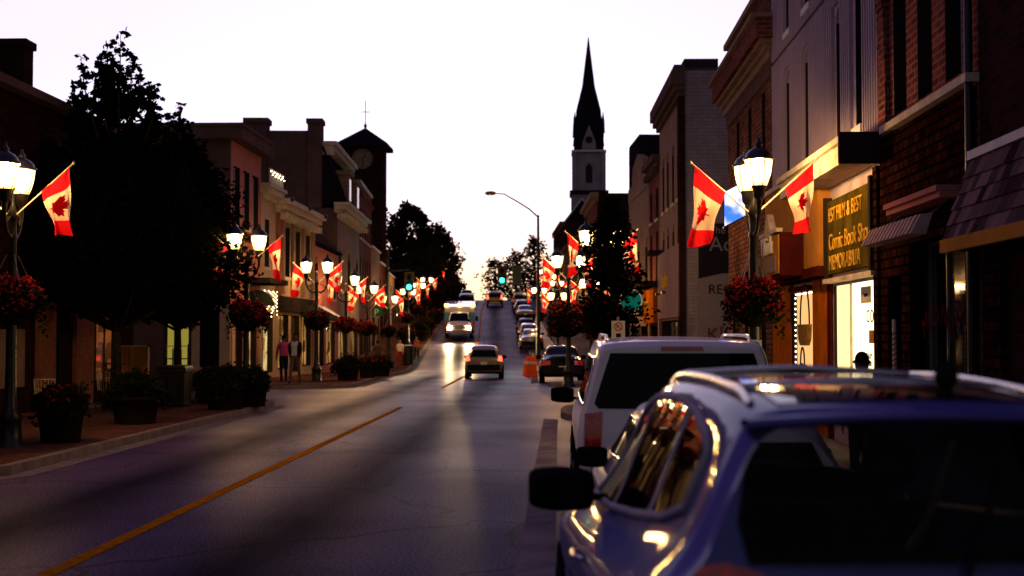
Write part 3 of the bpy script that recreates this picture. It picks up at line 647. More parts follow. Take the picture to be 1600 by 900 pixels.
mb = MB(); mb.hexa([(-.74,-.07,-.06),(-.16,-.07,.23),(-.16,.07,.23),(-.74,.07,-.06),(-.74,-.07,-.02),(-.16,-.07,.27),(-.16,.07,.27),(-.74,.07,-.02)]); mb.tube([(0,0,.35),(-.2,0,.4)], .03); mb.tube([(0,0,.9),(-.2,0,.95)], .03); mb.build('bracket', MT['metal_dark'], bs)

# 5: tall grey block building beyond the side street, its blind side wall facing us
Z5a, Z5b = 49.0, 58.0
ops5 = [(u, u+.75, 7.1, 9.5, 1) for u in (1.0, 2.9, 5.0, 6.9)] + [(u, u+.7, 4.3, 6.3, 1) for u in (1.0, 2.9, 5.0, 6.9)] + [(.6, 8.2, .35, 2.35, 0)]
t, F, org = building('block_building', 'tall grey painted block building with a banner hung on its blind side wall', ptR(Z5a), ptR(Z5b), 22, 12.0, 'stone_pale', 'R', ops=ops5, sidewall='block_grey')
for o in ops5[:8]: window(F, o, t, org, sill='trim_cream')
window(F, ops5[8], t, org, frame='frame_dark', glass='shop_dim', bars=(0, 5), sill=None)
part(t, org, 'corner_brick', 'brick_dark', lambda mb: F.box(mb, -.05, .55, -.12, .12, -.5, 11.9))
cornice(t, org, F, 10.9, [(.15,.2),(.3,.25),(.42,.5),(.3,.25)], 'stucco_dim')
part(t, org, 'roof_slope', 'roof_tar', lambda mb: F.poly(mb, [(0.0,11.9),(F.L,11.9),(F.L,12.35),(0,12.35)], -1.4, -.1))
part(t, org, 'shop_panel', 'panel_white', lambda mb: [F.box(mb, .1, 4.6, .02, .12, 2.45, 5.3), F.box(mb, 4.62, F.L-.1, .02, .12, 2.45, 5.3), F.box(mb, .1, .55, .02, .12, -.2, 2.43), F.box(mb, 8.3, F.L-.1, .02, .12, -.2, 2.43)])
part(t, org, 'panel_ledge', 'trim_dark', lambda mb: F.box(mb, F.L-1.2, F.L+.1, .0, .6, 5.3, 5.5))
text_mesh('london', .95, 'lettering', MT['gold_letter'], t, F_mat(F, 6.6, .13, 3.75, org, True), .03, spacing=.8)
for u in (2.4, 4.9):   # small floods washing the panel
    part(t, org, 'wall_flood', 'metal_dark', lambda mb: mb.box(F.p(u,.5,3.4)[0]-.08, F.p(u,.5,3.4)[1]-.1, F.p(u,.5,3.4)[2], F.p(u,.5,3.4)[0]+.08, F.p(u,.5,3.4)[1]+.1, F.p(u,.5,3.4)[2]+.1))
# banner on the side wall (faces the camera)
SW = Frame((4.7, 49.0), (26, 49.0), org[2], (0, -1))
bn = thing('banner', 'tall black and white printed banner on the grey side wall', 'banner', SW.p(.45, .06, .2))
bo = SW.p(.45, .06, .2)
mat('banner_black', (.018,.015,.02), .6); mat('banner_white', (.19,.165,.18), .6, var=.1); mat('banner_red', (.13,.02,.02), .6)
mb = MB(); SW.box(mb, .6, 3.4, .03, .06, .1, 6.0, 1); SW.box(mb, .6, 3.4, .062, .068, 4.1, 6.0, 0)
SW.poly(mb, [(.6,3.9),(1.6,4.12),(.6,4.12)], .061, .069, 0); mb.build('cloth', [MT['banner_black'], MT['banner_white']], bn, bo)
for txt, u, v, sz, mtn in (('The Fitness', 1.0, 5.62, .40, 'banner_white'), ('Academy', 1.0, 4.95, .80, 'banner_white'), ('REGISTER', .95, 3.32, .52, 'banner_black'), ('IS OPEN', 1.65, 2.78, .52, 'banner_black'), ('KIDS', .9, 1.55, .70, 'banner_red'), ('FUN', 1.0, .95, .72, 'banner_red'), ('Call us', .9, .56, .34, 'banner_black'), ('www', .9, .25, .22, 'banner_black')):
    text_mesh(txt, sz, 'lettering', MT[mtn], bn, F_mat(SW, u, .072, v, bo, False), .006)

# 6-8: smaller fronts before the big crossing
ops = row(2, 4.6, .9, 4.3, 6.6) + row(2, 4.6, .9, 7.2, 8.6) + [(.4, 4.0, .3, 2.3, 0)]
t, F, org = building('brick_shop', 'narrow dark red brick shop with an orange fascia next to the grey block building', ptR(58.05), ptR(62.6), 14, 10.1, 'brick_red', 'R', ops=ops)
for o in ops[:4]: window(F, o, t, org)
window(F, ops[4], t, org, glass='shop_dim', bars=(0, 3), sill=None)
cornice(t, org, F, 9.5, [(.15,.25),(.35,.3)], 'stucco_dim', dent=.5)
part(t, org, 'shop_fascia', 'wood_orange', lambda mb: F.box(mb, .1, F.L-.1, 0, .3, 2.4, 4.0))
text_mesh('CAFE', .8, 'lettering', MT['gold_letter'], t, F_mat(F, 3.7, .31, 2.9, org, True), .03)
part(t, org, 'fascia_hood', 'trim_dark', lambda mb: F.box(mb, 0, F.L, 0, .75, 4.02, 4.3))
ops = row(3, 9, 1.0, 4.3, 6.8, 1) + [(.6, 3.4, .3, 2.5, 0), (4.2, 8.2, .3, 2.5, 0)]
t, F, org = building('gabled_shop', 'pale narrow shop with a stepped parapet, behind the street tree', ptR(62.65), ptR(71.8), 14, 9.2, 'stone_pale', 'R', ops=ops)
for o in ops[:3]: window(F, o, t, org)
for o in ops[3:]: window(F, o, t, org, glass='shop_warm', bars=(0, 2), sill=None)
part(t, org, 'stepped_parapet', 'stone_pale', lambda mb: F.poly(mb, [(0,9.2),(F.L,9.2),(F.L,10),(F.L*.8,10),(F.L*.75,10.9),(F.L*.5,11.4),(F.L*.25,10.9),(F.L*.2,10),(0,10)], -.3, .04))
part(t, org, 'sign_board', 'trim_dark', lambda mb: F.box(mb, .4, F.L-.4, .02, .2, 2.9, 3.7))
text_mesh('BOOKS', .5, 'lettering', MT['gold_letter'], t, F_mat(F, 6.6, .21, 3.1, org, True), .02)
part(t, org, 'awning', 'awning_cloth', lambda mb: F.poly(mb, [(0,0)]*0 or [(.5,2.35),(4,2.35),(4,2.8),(.5,2.8)], .1, .9))
t, F, org = building('slate_building', 'tall black slate hall rising behind the pale stepped parapet', (4.5, 72.0), (4.2, 77.0), 12, 13.2, 'slate', 'R', ops=[])
part(t, org, 'ridge', 'slate', lambda mb: F.box(mb, 0, F.L, -2, -.02, 13.2, 13.35))
# 9: brick corner building beyond the crossing
Z9 = 93.0
ops = row(5, 13.5, 1.1, 4.6, 7.0, .5) + row(5, 13.5, 1.1, 8.2, 10.2, .5) + row(3, 13.5, 3.4, .4, 2.9)
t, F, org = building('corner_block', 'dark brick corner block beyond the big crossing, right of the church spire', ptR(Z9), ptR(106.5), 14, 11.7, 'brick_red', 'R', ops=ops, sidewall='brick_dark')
for o in ops[:10]: window(F, o, t, org, simple=True)
for o in ops[10:]: window(F, o, t, org, glass='shop_warm', bars=(0, 3), sill=None)
cornice(t, org, F, 11.1, [(.2,.3),(.5,.35)], 'stone_pale')
part(t, org, 'shop_fascia', 'trim_dark', lambda mb: F.box(mb, .2, F.L-.2, 0, .25, 3.1, 3.9))
for i, (za, zb, H, wl, lab) in enumerate(((107, 118, 9.0, 'stucco_cream', 'cream two storey shop uphill of the dark brick corner block'), (118.1, 128, 8.4, 'brick_brown', 'brown brick shop uphill on the right, third past the crossing'), (128.1, 139, 7.5, 'stucco_dim', 'dim plastered shop uphill on the right, below the church'), (139.1, 156, 9.8, 'brick_dark', 'black roofed brick hall uphill on the right beside the cobra-head street light'))):
    n = 4; ops = row(n, zb-za, 1.0, 4.3, 6.3) + row(2, zb-za, 3.6, .4, 2.8)
    t, F, org = building('uphill_shop', lab, ptR(za), ptR(zb), 12, H, wl, 'R', ops=ops, base=G(za)+KERB)
    for o in ops[:n]: window(F, o, t, org)
    for o in ops[n:]: window(F, o, t, org, glass='shop_warm', bars=(0, 2), sill=None)
    cornice(t, org, F, H-.5, [(.15,.25),(.4,.3)], 'stucco_dim')
# church with its spire
def church():
    Z = 200.0; c = at(920, 380, Z); g = G(Z); cx = c.x; s = 2.25
    t = thing('church', 'church with a tall slate spire rising over the right-hand roofs', 'church', (cx, Z, g)); org = (cx, Z, g)
    P = lambda n_, mt, fn, par=None: part(t, org, n_, mt, fn, par)
    top = at(0, 243, Z).z; base2 = at(0, 310, Z).z; tip = at(0, 66, Z).z; tb = at(0, 212, Z).z
    mat('church_stone', (.28,.24,.28), .9, var=.25, scale=.6, bump=.2, bscale=4)
    def tower(mb):
        mb.box(cx-s, Z-s, g-1, cx+s, Z+s, top); mb.box(cx-s-.5, Z-s-.5, g-1, cx+s+.5, Z+s+.5, base2)
        for sx in (-1, 1):
            for sy in (-1, 1): mb.box(cx+sx*s-.35, Z+sy*s-.35, g, cx+sx*s+.35, Z+sy*s+.35, top)
    tw = P('tower', 'church_stone', tower)
    P('string_course', 'trim_white', lambda mb: [mb.box(cx-s-.45, Z-s-.45, top-.25, cx+s+.45, Z+s+.45, top+.05)], tw)
    P('lower_cornice', 'slate', lambda mb: mb.box(cx-s-.75, Z-s-.75, base2, cx+s+.75, Z+s+.75, base2+.6), tw)
    def spire(mb):
        mb.box(cx-s-.05, Z-s-.05, top+.05, cx+s+.05, Z+s+.05, tb+1.5)
        n = 8; r0 = s*1.02
        prof = [(r0*1.08, tb-2.2), (r0*.84, tb+3.5), (r0*.44, tb+(tip-tb)*.48), (.06, tip)]
        mb.lathe([(r, h) for r, h in prof], (cx, Z, 0), n, smooth=False)
        for sx in (-1, 1):
            for sy in (-1, 1): mb.lathe([(.3, tb-.5), (.22, tb+1.6), (.02, tb+2.9)], (cx+sx*s*.98, Z+sy*s*.98, 0), 6, smooth=False)
    sp_ = P('spire', 'slate', spire)
    P('gablet', 'church_stone', lambda mb: mb.prism([(-1.1, top+.1), (1.1, top+.1), (1.0, top+1.3), (0, top+3.9), (-1.0, top+1.3)], lambda a, b, d: (cx+a, Z-s-.1-d, b), 0, .35), sp_)
    P('clock_face', 'trim_dark', lambda mb: mb.lathe([(.55, -.0), (.55, .06)], (cx, Z-s-.52, top+1.6), 20, axis='y'), sp_)
    def lan(mb):
        pts = [(-.5, at(0,292,Z).z), (.5, at(0,292,Z).z), (.5, at(0,268,Z).z), (0, at(0,262,Z).z), (-.5, at(0,268,Z).z)]
        mb.prism(pts, lambda a, b, d: (cx+a, Z-s-.02-d, b), 0, .08)
    P('louvre_window', 'trim_dark', lan, tw)
    def nave(mb):
        z1 = at(0, 350, 150).z + 1.0
        mb.prism([(-5.5, g-1), (3, g-1), (3, g+10), (-1.2, g+15.5), (-5.5, g+10)], lambda a, b, d: (cx+a, Z+d, b), -9, 25)
    P('nave', 'slate', nave)
    P('gable_trim', 'trim_white', lambda mb: [mb.tube([(cx-5.7, Z-9.1, g+9.8), (cx-1.2, Z-9.1, g+15.7), (cx+3.2, Z-9.1, g+9.8)], .14, 6)])
church()

# ================= left side
def LB(*a, **k): return building(*a, side='L', **k)
opsA = row(3, 20, 1.0, 4.5, 6.5, 0, 2, 8) + [(17.6, 18.6, 4.5, 6.5), (21.5, 22.5, 4.5, 6.5), (25.0, 26, 4.5, 6.5)] + [(14.4, 16.6, .4, 2.9, 0), (18.2, 20.6, .5, 2.9), (22.6, 23.5, .1, 2.7, 0), (25.2, 27.2, .5, 2.7)]
t, F, org = LB('brick_inn', 'dark red brick corner building with a big chimney, behind the nearest trees on the left', ptL(8), ptL(36.3), 11, 7.3, 'brick_dark', ops=opsA)
for o in opsA[:6]: window(F, o, t, org, sill='trim_dark')
for o, g_ in zip(opsA[6:], ('glass_dark', 'glass_dark', 'glass_dark', 'shop_dim')): window(F, o, t, org, glass=g_, bars=(0, 3), sill=None)
part(t, org, 'pitched_roof', 'slate', lambda mb: mb.prism([(.55, 7.25), (-5.5, 9.6), (-11.5, 7.25)], lambda a, b, d: F.p(d, a, b), -.3, F.L+.3))
part(t, org, 'gutter_board', 'stucco_dim', lambda mb: F.box(mb, -.3, F.L+.3, .3, .62, 7.05, 7.24))
def chim(mb):
    F.box(mb, 24.9, 25.5, -3.4, -1.85, 7.6, 9.35); F.box(mb, 24.85, 25.55, -3.5, -1.78, 9.35, 9.55)
part(t, org, 'chimney', 'brick_dark', chim)
part(t, org, 'orange_pier', 'brick_orange', lambda mb: [F.box(mb, 21.4, 22.4, .0, .1, -.2, 3.2), F.box(mb, 23.7, 24.9, .0, .1, -.2, 3.2)])
part(t, org, 'door_lintel', 'stone_pale', lambda mb: F.box(mb, 22.5, 23.6, .0, .06, 2.72, 2.95))
part(t, org, 'door_step', 'stone_pale', lambda mb: [F.box(mb, 22.4, 23.7, .0, .5, -.1, .14), F.box(mb, 22.4, 23.7, .0, .9, -.1, .02)])
part(t, org, 'lit_pane', 'shop_gold', lambda mb: F.box(mb, 17.15, 17.5, .01, .05, .9, 2.5))
part(t, org, 'board_panel', 'stone_pale', lambda mb: F.box(mb, 19.1, 20.7, .02, .06, .6, 1.9))
part(t, org, 'timber_panel', 'wood_red', lambda mb: [F.box(mb, u, u+.5, .01, .05, -.1, 3.0) for u in (11, 12, 13, 16.6)])
# pink building, its side wall facing the alley
za, zb = 47.0, 51.8
opsP = [(.35+i*1.5, 1.35+i*1.5, 5.9, 8.1, 0) for i in range(3)] + [(.5, 1.9, .3, 2.7, 0), (2.5, 4.2, .1, 2.7, 0)]
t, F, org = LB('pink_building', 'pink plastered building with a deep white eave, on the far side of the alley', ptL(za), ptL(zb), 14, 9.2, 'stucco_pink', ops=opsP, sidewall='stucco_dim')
for o in opsP[:3]: window(F, o, t, org, frame='frame_white', sill='trim_white')
for o, g_ in zip(opsP[3:], ('shop_dim', 'shop_warm')): window(F, o, t, org, glass=g_, sill=None, bars=(0, 2))
part(t, org, 'eave', 'stucco_dim', lambda mb: [F.box(mb, -.4, F.L+.1, -14, .5, 9.0, 9.45), F.box(mb, -.45, F.L+.12, -14, .56, 9.455, 9.58)])
AL = Frame((-12.2, 47.0), (-30, 47.0), org[2], (0, -1))
part(t, org, 'cream_corner', 'stucco_cream', lambda mb: [AL.box(mb, -.05, .35, .0, .12, -.2, 2.9), AL.box(mb, .36, 1.1, .0, .08, -.2, .55), AL.box(mb, 1.1, 1.4, .0, .1, -.2, 2.9), AL.box(mb, .36, 1.1, .0, .08, 2.7, 2.9), F.box(mb, 0, .45, .0, .1, -.2, 2.9), F.box(mb, 1.95, 2.45, .0, .1, -.2, 2.9), F.box(mb, 4.3, 4.75, 0, .1, -.2, 2.9)])
part(t, org, 'side_window', 'glass_dark', lambda mb: AL.box(mb, .36, 1.1, .0, .05, .56, 2.69))
m = emis('door_yellow_glow', (.62,.50,.08), .22)  # yellow door made to glow faintly, in place of light falling on it
dr = part(t, org, 'door', 'door_yellow_glow', lambda mb: AL.box(mb, 1.5, 2.3, .02, .06, .3, 2.42))
part(t, org, 'door_frame', 'trim_dark', lambda mb: [AL.box(mb, 1.42, 1.5, .0, .12, .2, 2.5), AL.box(mb, 2.3, 2.38, .0, .12, .2, 2.5), AL.box(mb, 1.5, 2.3, .0, .12, 2.42, 2.5), AL.box(mb, 1.5, 2.3, .06, .075, 1.32, 1.345)], dr)
part(t, org, 'handle', 'metal_dark', lambda mb: [AL.box(mb, 1.75, 1.95, .07, .1, 1.12, 1.18), AL.box(mb, 1.78, 1.84, .07, .1, .85, .92)], dr)
part(t, org, 'step', 'stone_pale', lambda mb: [AL.box(mb, 1.3, 2.6, 0, .5, -.2, .28)], dr)
# arched fanlight awning over the shop door
part(t, org, 'fan_awning', ['awning_dark', 'trim_white'], lambda mb: [mb.lathe([(.02,.62),(.35,.55),(.6,.3),(.7,0)], F.p(3.3,.25,2.9), 14, 0)])
def cap_roof(mb): F.box(mb, 1.8, F.L+.2, 0, 1.1, 3.75, 3.95)
part(t, org, 'shop_hood', 'trim_dark', cap_roof)
# cream narrow building with a balustrade of little lights
za, zb = 51.85, 54.6
opsC = [(.7, 1.5, 4.6, 6.6, 0), (.4, 2.3, .2, 2.7, 0)]
t, F, org = LB('cream_shop', 'narrow cream shop with lights along its parapet, next to the pink building', ptL(za), ptL(zb), 12, 8.0, 'stucco_cream', ops=opsC)
window(F, opsC[0], t, org); window(F, opsC[1], t, org, glass='shop_gold', bars=(0, 2), sill=None)
cornice(t, org, F, 7.4, [(.15,.2),(.35,.25),(.45,.15)], 'trim_cream')
part(t, org, 'parapet_rail', 'trim_white', lambda mb: [F.box(mb, 0, F.L, .3, .38, 8.55, 8.62)] + [F.box(mb, .05+i*.3, .1+i*.3, .31, .37, 8.0, 8.55) for i in range(9)])
emis('string_bulb', (1,.72,.32), 9)
part(t, org, 'string_lights', 'string_bulb', lambda mb: [mb.lathe([(.005,-.03),(.03,0),(.005,.03)], F.p(.1+.27*i,.4,8.5-.12*(i%2)), 6) for i in range(10)])
part(t, org, 'curtain_lights', 'string_bulb', lambda mb: [mb.lathe([(.004,-.02),(.018,0),(.004,.02)], F.p(.2+.26*i,.12,3.6-.16*j-.05*(i%3)), 5) for i in range(10) for j in range(4+(i*7)%4)])
# cream building with pilasters and a broad gutter
za, zb = 54.65, 63.2
opsD = [(1.3, 2.9, 4.4, 6.9, .3), (3.7, 5.3, 4.4, 6.9, .3), (6.1, 7.7, 4.4, 6.9, .3), (.5, 2.7, .3, 2.7), (3.3, 5.2, .1, 2.7), (5.9, 8.1, .3, 2.7)]
t, F, org = LB('pilaster_building', 'cream pilastered building with a heavy gutter, above the couple on the pavement', ptL(za), ptL(zb), 12, 7.6, 'stucco_cream', ops=opsD, sidewall='brick_orange')
for o in opsD[:3]: window(F, o, t, org, frame='frame_dark', bars=(1, 2))
for o, g_ in zip(opsD[3:], ('shop_warm', 'shop_dim', 'shop_warm')): window(F, o, t, org, glass=g_, bars=(0, 3), sill=None)
part(t, org, 'red_pier', 'brick_orange', lambda mb: F.box(mb, 0, .8, -.3, .12, 3.3, 7.4))
part(t, org, 'pilaster', 'stone_pale', lambda mb: [F.box(mb, u, u+.45, 0, .14, 3.6, 7.1) for u in (.85, 3.1, 5.5, 7.9)])
cornice(t, org, F, 7.1, [(.2,.15),(.42,.22),(.62,.22)], 'trim_cream', dent=.7)
part(t, org, 'gutter_bracket', 'metal_dark', lambda mb: [mb.lathe([(.02,-.12),(.14,0),(.02,.12)], F.p(u,.66,7.66), 8) for u in (.1, 4.2, 8.3)])
part(t, org, 'shop_fascia', 'trim_dark', lambda mb: F.box(mb, .2, F.L-.2, .02, .22, 2.85, 3.5))
part(t, org, 'awning', 'awning_dark', lambda mb: mb.prism([(.1, 3.3), (1.5, 2.6), (1.5, 2.45), (.1, 2.7)], lambda a, b, d: F.p(d, a, b), 5.4, 8.4))
# low shop with slanting shed roof
za, zb = 63.25, 72.6
opsE = row(2, 9.3, 1.1, 3.9, 5.9, .6) + [(.6, 4.0, .3, 2.6), (5, 8.6, .3, 2.6)]
t, F, org = LB('shed_shop', 'low red shop with a slanting shed roof below the chimneyed building', ptL(za), ptL(zb), 10, 6.6, 'stucco_pink', ops=opsE, sidewall='stucco_dim')
for o in opsE[:2]: window(F, o, t, org)
for o in opsE[2:]: window(F, o, t, org, glass='shop_warm', bars=(0, 3), sill=None)
part(t, org, 'shed_roof', 'slate', lambda mb: mb.prism([(.3, 6.55), (-10, 7.6), (-10, 7.4), (.3, 6.4)], lambda a, b, d: F.p(d, a, b), -.1, F.L))
part(t, org, 'awning', 'trim_white', lambda mb: mb.prism([(.1, 3.4), (1.7, 2.4), (1.7, 2.3), (.1, 3.2)], lambda a, b, d: F.p(d, a, b), .6, 3.8))
# mansard building with two chimneys
za, zb = 72.7, 84.2
opsF = row(3, 11.5, 1.2, 4.7, 7.0, .6) + row(2, 11.5, 4.2, .3, 2.8)
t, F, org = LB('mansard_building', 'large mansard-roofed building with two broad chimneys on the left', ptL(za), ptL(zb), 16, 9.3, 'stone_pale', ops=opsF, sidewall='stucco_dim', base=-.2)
for o in opsF[:3]: window(F, o, t, org)
for o in opsF[3:]: window(F, o, t, org, glass='shop_warm', bars=(0, 3), sill=None)
cornice(t, org, F, 9.0, [(.3,.15),(.55,.25),(.8,.15)], 'trim_cream', u0=-.6, dent=.8)
def mans(mb):
    for d in (0,):
        mb.prism([(.35, 9.56), (-.95, 13.0), (-15.6, 13.0), (-15.9, 9.56)], lambda a, b, dd: F.p(dd, a, b), .32, F.L)
part(t, org, 'mansard_roof', 'slate', mans)
part(t, org, 'gable_wall', 'stucco_dim', lambda mb: [mb.prism([(-.92, 9.3), (-.92, 13.75), (-16, 13.75), (-16, 9.3)], lambda a, b, dd: F.p(dd, a, b), -.02, .3)])
part(t, org, 'chimney', 'stucco_dim', lambda mb: [F.box(mb, -.2, .9, -1.72, -.93, 9.3, 14.15), F.box(mb, -.28, .98, -1.8, -.85, 14.15, 14.42)])
part(t, org, 'chimney', 'stucco_dim', lambda mb: [F.box(mb, -.2, .9, -5.3, -4.05, 9.3, 14.15), F.box(mb, -.28, .98, -5.4, -3.95, 14.15, 14.45)])
part(t, org, 'top_cornice', 'trim_cream', lambda mb: [F.box(mb, .3, F.L, -1.1, -.3, 12.75, 12.95), F.box(mb, .25, F.L, -1.0, -.1, 12.96, 13.2), F.box(mb, .3, .5, -1.6, -.25, 12.4, 12.74)])
part(t, org, 'roof_hip', 'slate', lambda mb: mb.tube([F.p(.3, .38, 9.6), F.p(.3, -.92, 12.9)], .08, 6))
def dorm(mb):
    for u in (3.2, 7.6): F.box(mb, u, u+1.5, -1.2, .25, 9.9, 11.6); F.box(mb, u-.2, u+1.7, -1.3, .42, 11.6, 11.85); 
part(t, org, 'dormer', 'stone_pale', dorm)
part(t, org, 'dormer_pane', 'glass_dark', lambda mb: [F.box(mb, u+.3, u+1.2, .2, .27, 10.1, 11.4) for u in (3.2, 7.6)])
# red brick row
za, zb = 84.3, 94.5
opsG = row(5, 10.2, .9, 4.7, 7.2, .5) + row(5, 10.2, .9, 8.3, 10.4, .5) + row(3, 10.2, 2.7, .4, 2.8)
t, F, org = LB('tall_brick_row', 'tall narrow red brick front just before the clock tower', ptL(za), ptL(zb), 12, 11.9, 'brick_red', ops=opsG, base=.05, v_from=-1.5)
for o in opsG[:10]: window(F, o, t, org)
for o in opsG[10:]: window(F, o, t, org, glass='shop_warm', bars=(0, 2), sill=None)
part(t, org, 'parapet_cap', 'trim_white', lambda mb: F.box(mb, -.05, F.L+.05, -.3, .12, 11.9, 12.05))
cornice(t, org, F, 10.9, [(.1,.15),(.2,.2)], 'brick_red')
for i, (za, zb, H, wl, lab) in enumerate(((94.6, 103, 7.8, 'stone_pale', 'low pale shop at the foot of the clock tower'), (103.1, 113, 6.4, 'brick_red', 'low red brick shop uphill of the clock tower'), (113.1, 124, 5.2, 'stucco_cream', 'low cream shop uphill on the left, last before the trees'))):
    ops = row(3, zb-za, 1.0, 3.7, min(5.2, H-.9)) + row(2, zb-za, 3.2, .4, 2.6)
    t, F, org = LB('low_shop', lab, ptL(za), ptL(zb), 10, H, wl, ops=ops, v_from=-1.5)
    for o in ops[:3]: window(F, o, t, org)
    for o in ops[3:]: window(F, o, t, org, glass='shop_warm', bars=(0, 2), sill=None)
    part(t, org, 'parapet_cap', 'trim_white', lambda mb: F.box(mb, -.05, F.L+.05, -.3, .12, H, H+.12))
# clock tower
def clock_tower():
    Z = 108.0; a = at(541, 300, Z); b = at(600, 300, Z); cx = (a.x+b.x)/2; s = (b.x-a.x)/2; g = G(Z)
    org = (cx, Z, g); t = thing('clock_tower', 'dark brick clock tower with a broad hipped roof and a cross on top', 'clock tower', org)
    P = lambda n_, mt, fn, par=None: part(t, org, n_, mt, fn, par)
    e = at(0, 232, Z).z; ap = at(0, 203, Z).z; cc = at(568, 252, Z)
    def shaft(mb):
        mb.box(cx-s, Z-s, g-2, cx+s, Z+s, e-.3)
        for sx in (-1, 1): mb.box(cx+sx*s-.16, Z-s-.1, g, cx+sx*s+.16, Z-s+.3, e-.5)
        mb.box(cx-s-.12, Z-s-.12, e-5.4, cx+s+.12, Z+s+.12, e-5.1)
    P('shaft', 'brick_dark', shaft)
    def roof(mb):
        k = s*1.32; lo = e-.3
        mb.box(cx-k, Z-k, lo, cx+k, Z+k, lo+.32)
        q = [(cx-k,Z-k,lo+.325),(cx+k,Z-k,lo+.325),(cx+k,Z+k,lo+.325),(cx-k,Z+k,lo+.325)]; tp = (cx, Z, ap)
        for i in range(4): mb.face([q[i], q[(i+1)%4], tp])
    rf = P('roof', 'slate', roof)
    P('finial', 'metal_dark', lambda mb: [mb.lathe([(.05,ap-.1),(.16,ap+.15),(.04,ap+.4)], (cx,Z,0), 8), mb.tube([(cx,Z,ap), (cx,Z,ap+2.3)], .035), mb.tube([(cx-.38,Z,ap+1.35), (cx+.38,Z,ap+1.35)], .03)], rf)
    ck = P('clock_face', 'stone_pale', lambda mb: mb.lathe([(.86,0),(.86,.07)], (cx, Z-s-.08, cc.z), 28, axis='y'))
    def hands(mb):
        for k in range(12):
            aa = 2*math.pi*k/12; mb.tube([(cx+.66*math.sin(aa), Z-s-.1, cc.z+.66*math.cos(aa)), (cx+.8*math.sin(aa), Z-s-.1, cc.z+.8*math.cos(aa))], .035, 5)
        mb.tube([(cx, Z-s-.11, cc.z), (cx+.3, Z-s-.11, cc.z+.3)], .04, 5); mb.tube([(cx, Z-s-.12, cc.z), (cx+.1, Z-s-.12, cc.z-.64)], .03, 5)
    P('clock_hands', 'trim_dark', hands, ck)
    P('belfry_opening', 'trim_dark', lambda mb: mb.box(cx+s-.02, Z-.5, e-3.2, cx+s+.05, Z+.5, e-1.2))
clock_tower()
# ------------------------------------------------------------------ trees
def leafmat(name, c1, c2):
    m, nt, out = nt_new(name); L = nt.links.new
    d = N(nt, 'ShaderNodeBsdfPrincipled'); d.inputs['Roughness'].default_value = .7; d.inputs['Specular IOR Level'].default_value = .0
    tr = N(nt, 'ShaderNodeBsdfTranslucent'); ms = N(nt, 'ShaderNodeMixShader'); ms.inputs[0].default_value = .25
    oi = N(nt, 'ShaderNodeNewGeometry'); mx = N(nt, 'ShaderNodeMix', data_type='RGBA'); mx.inputs[6].default_value = c4(c1); mx.inputs[7].default_value = c4(c2)
    L(oi.outputs['Random Per Island'], mx.inputs[0]); L(mx.outputs[2], d.inputs['Base Color']); L(mx.outputs[2], tr.inputs[0])
    L(d.outputs[0], ms.inputs[1]); L(tr.outputs[0], ms.inputs[2]); L(ms.outputs[0], out.inputs[0]); MT[name] = m
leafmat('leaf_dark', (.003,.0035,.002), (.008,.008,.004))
leafmat('leaf_basket', (.008,.012,.004), (.028,.030,.010))
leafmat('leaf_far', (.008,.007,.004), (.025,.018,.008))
leafmat('petal_red', (.42,.012,.018), (.62,.06,.05))
leafmat('petal_pink', (.5,.10,.12), (.6,.22,.2))
mat('bark', (.05,.038,.03), .9, var=.5, scale=9, bump=.6, bscale=30)
mat('soil', (.014,.009,.007), .95)
def leaf(mb, p, s, rnd, mi=0, droop=0):
    d = Vector((rnd.gauss(0,1), rnd.gauss(0,1), rnd.gauss(0,.7) - droop)).normalized(); a = d.cross(Vector((rnd.gauss(0,1), rnd.gauss(0,1), rnd.gauss(0,1)))).normalized()
    n = d.cross(a); w_ = .36*s
    mb.face([p, p + d*s*.45 + a*w_ + n*.06*s, p + d*s, p + d*s*.45 - a*w_ + n*.06*s], mi)
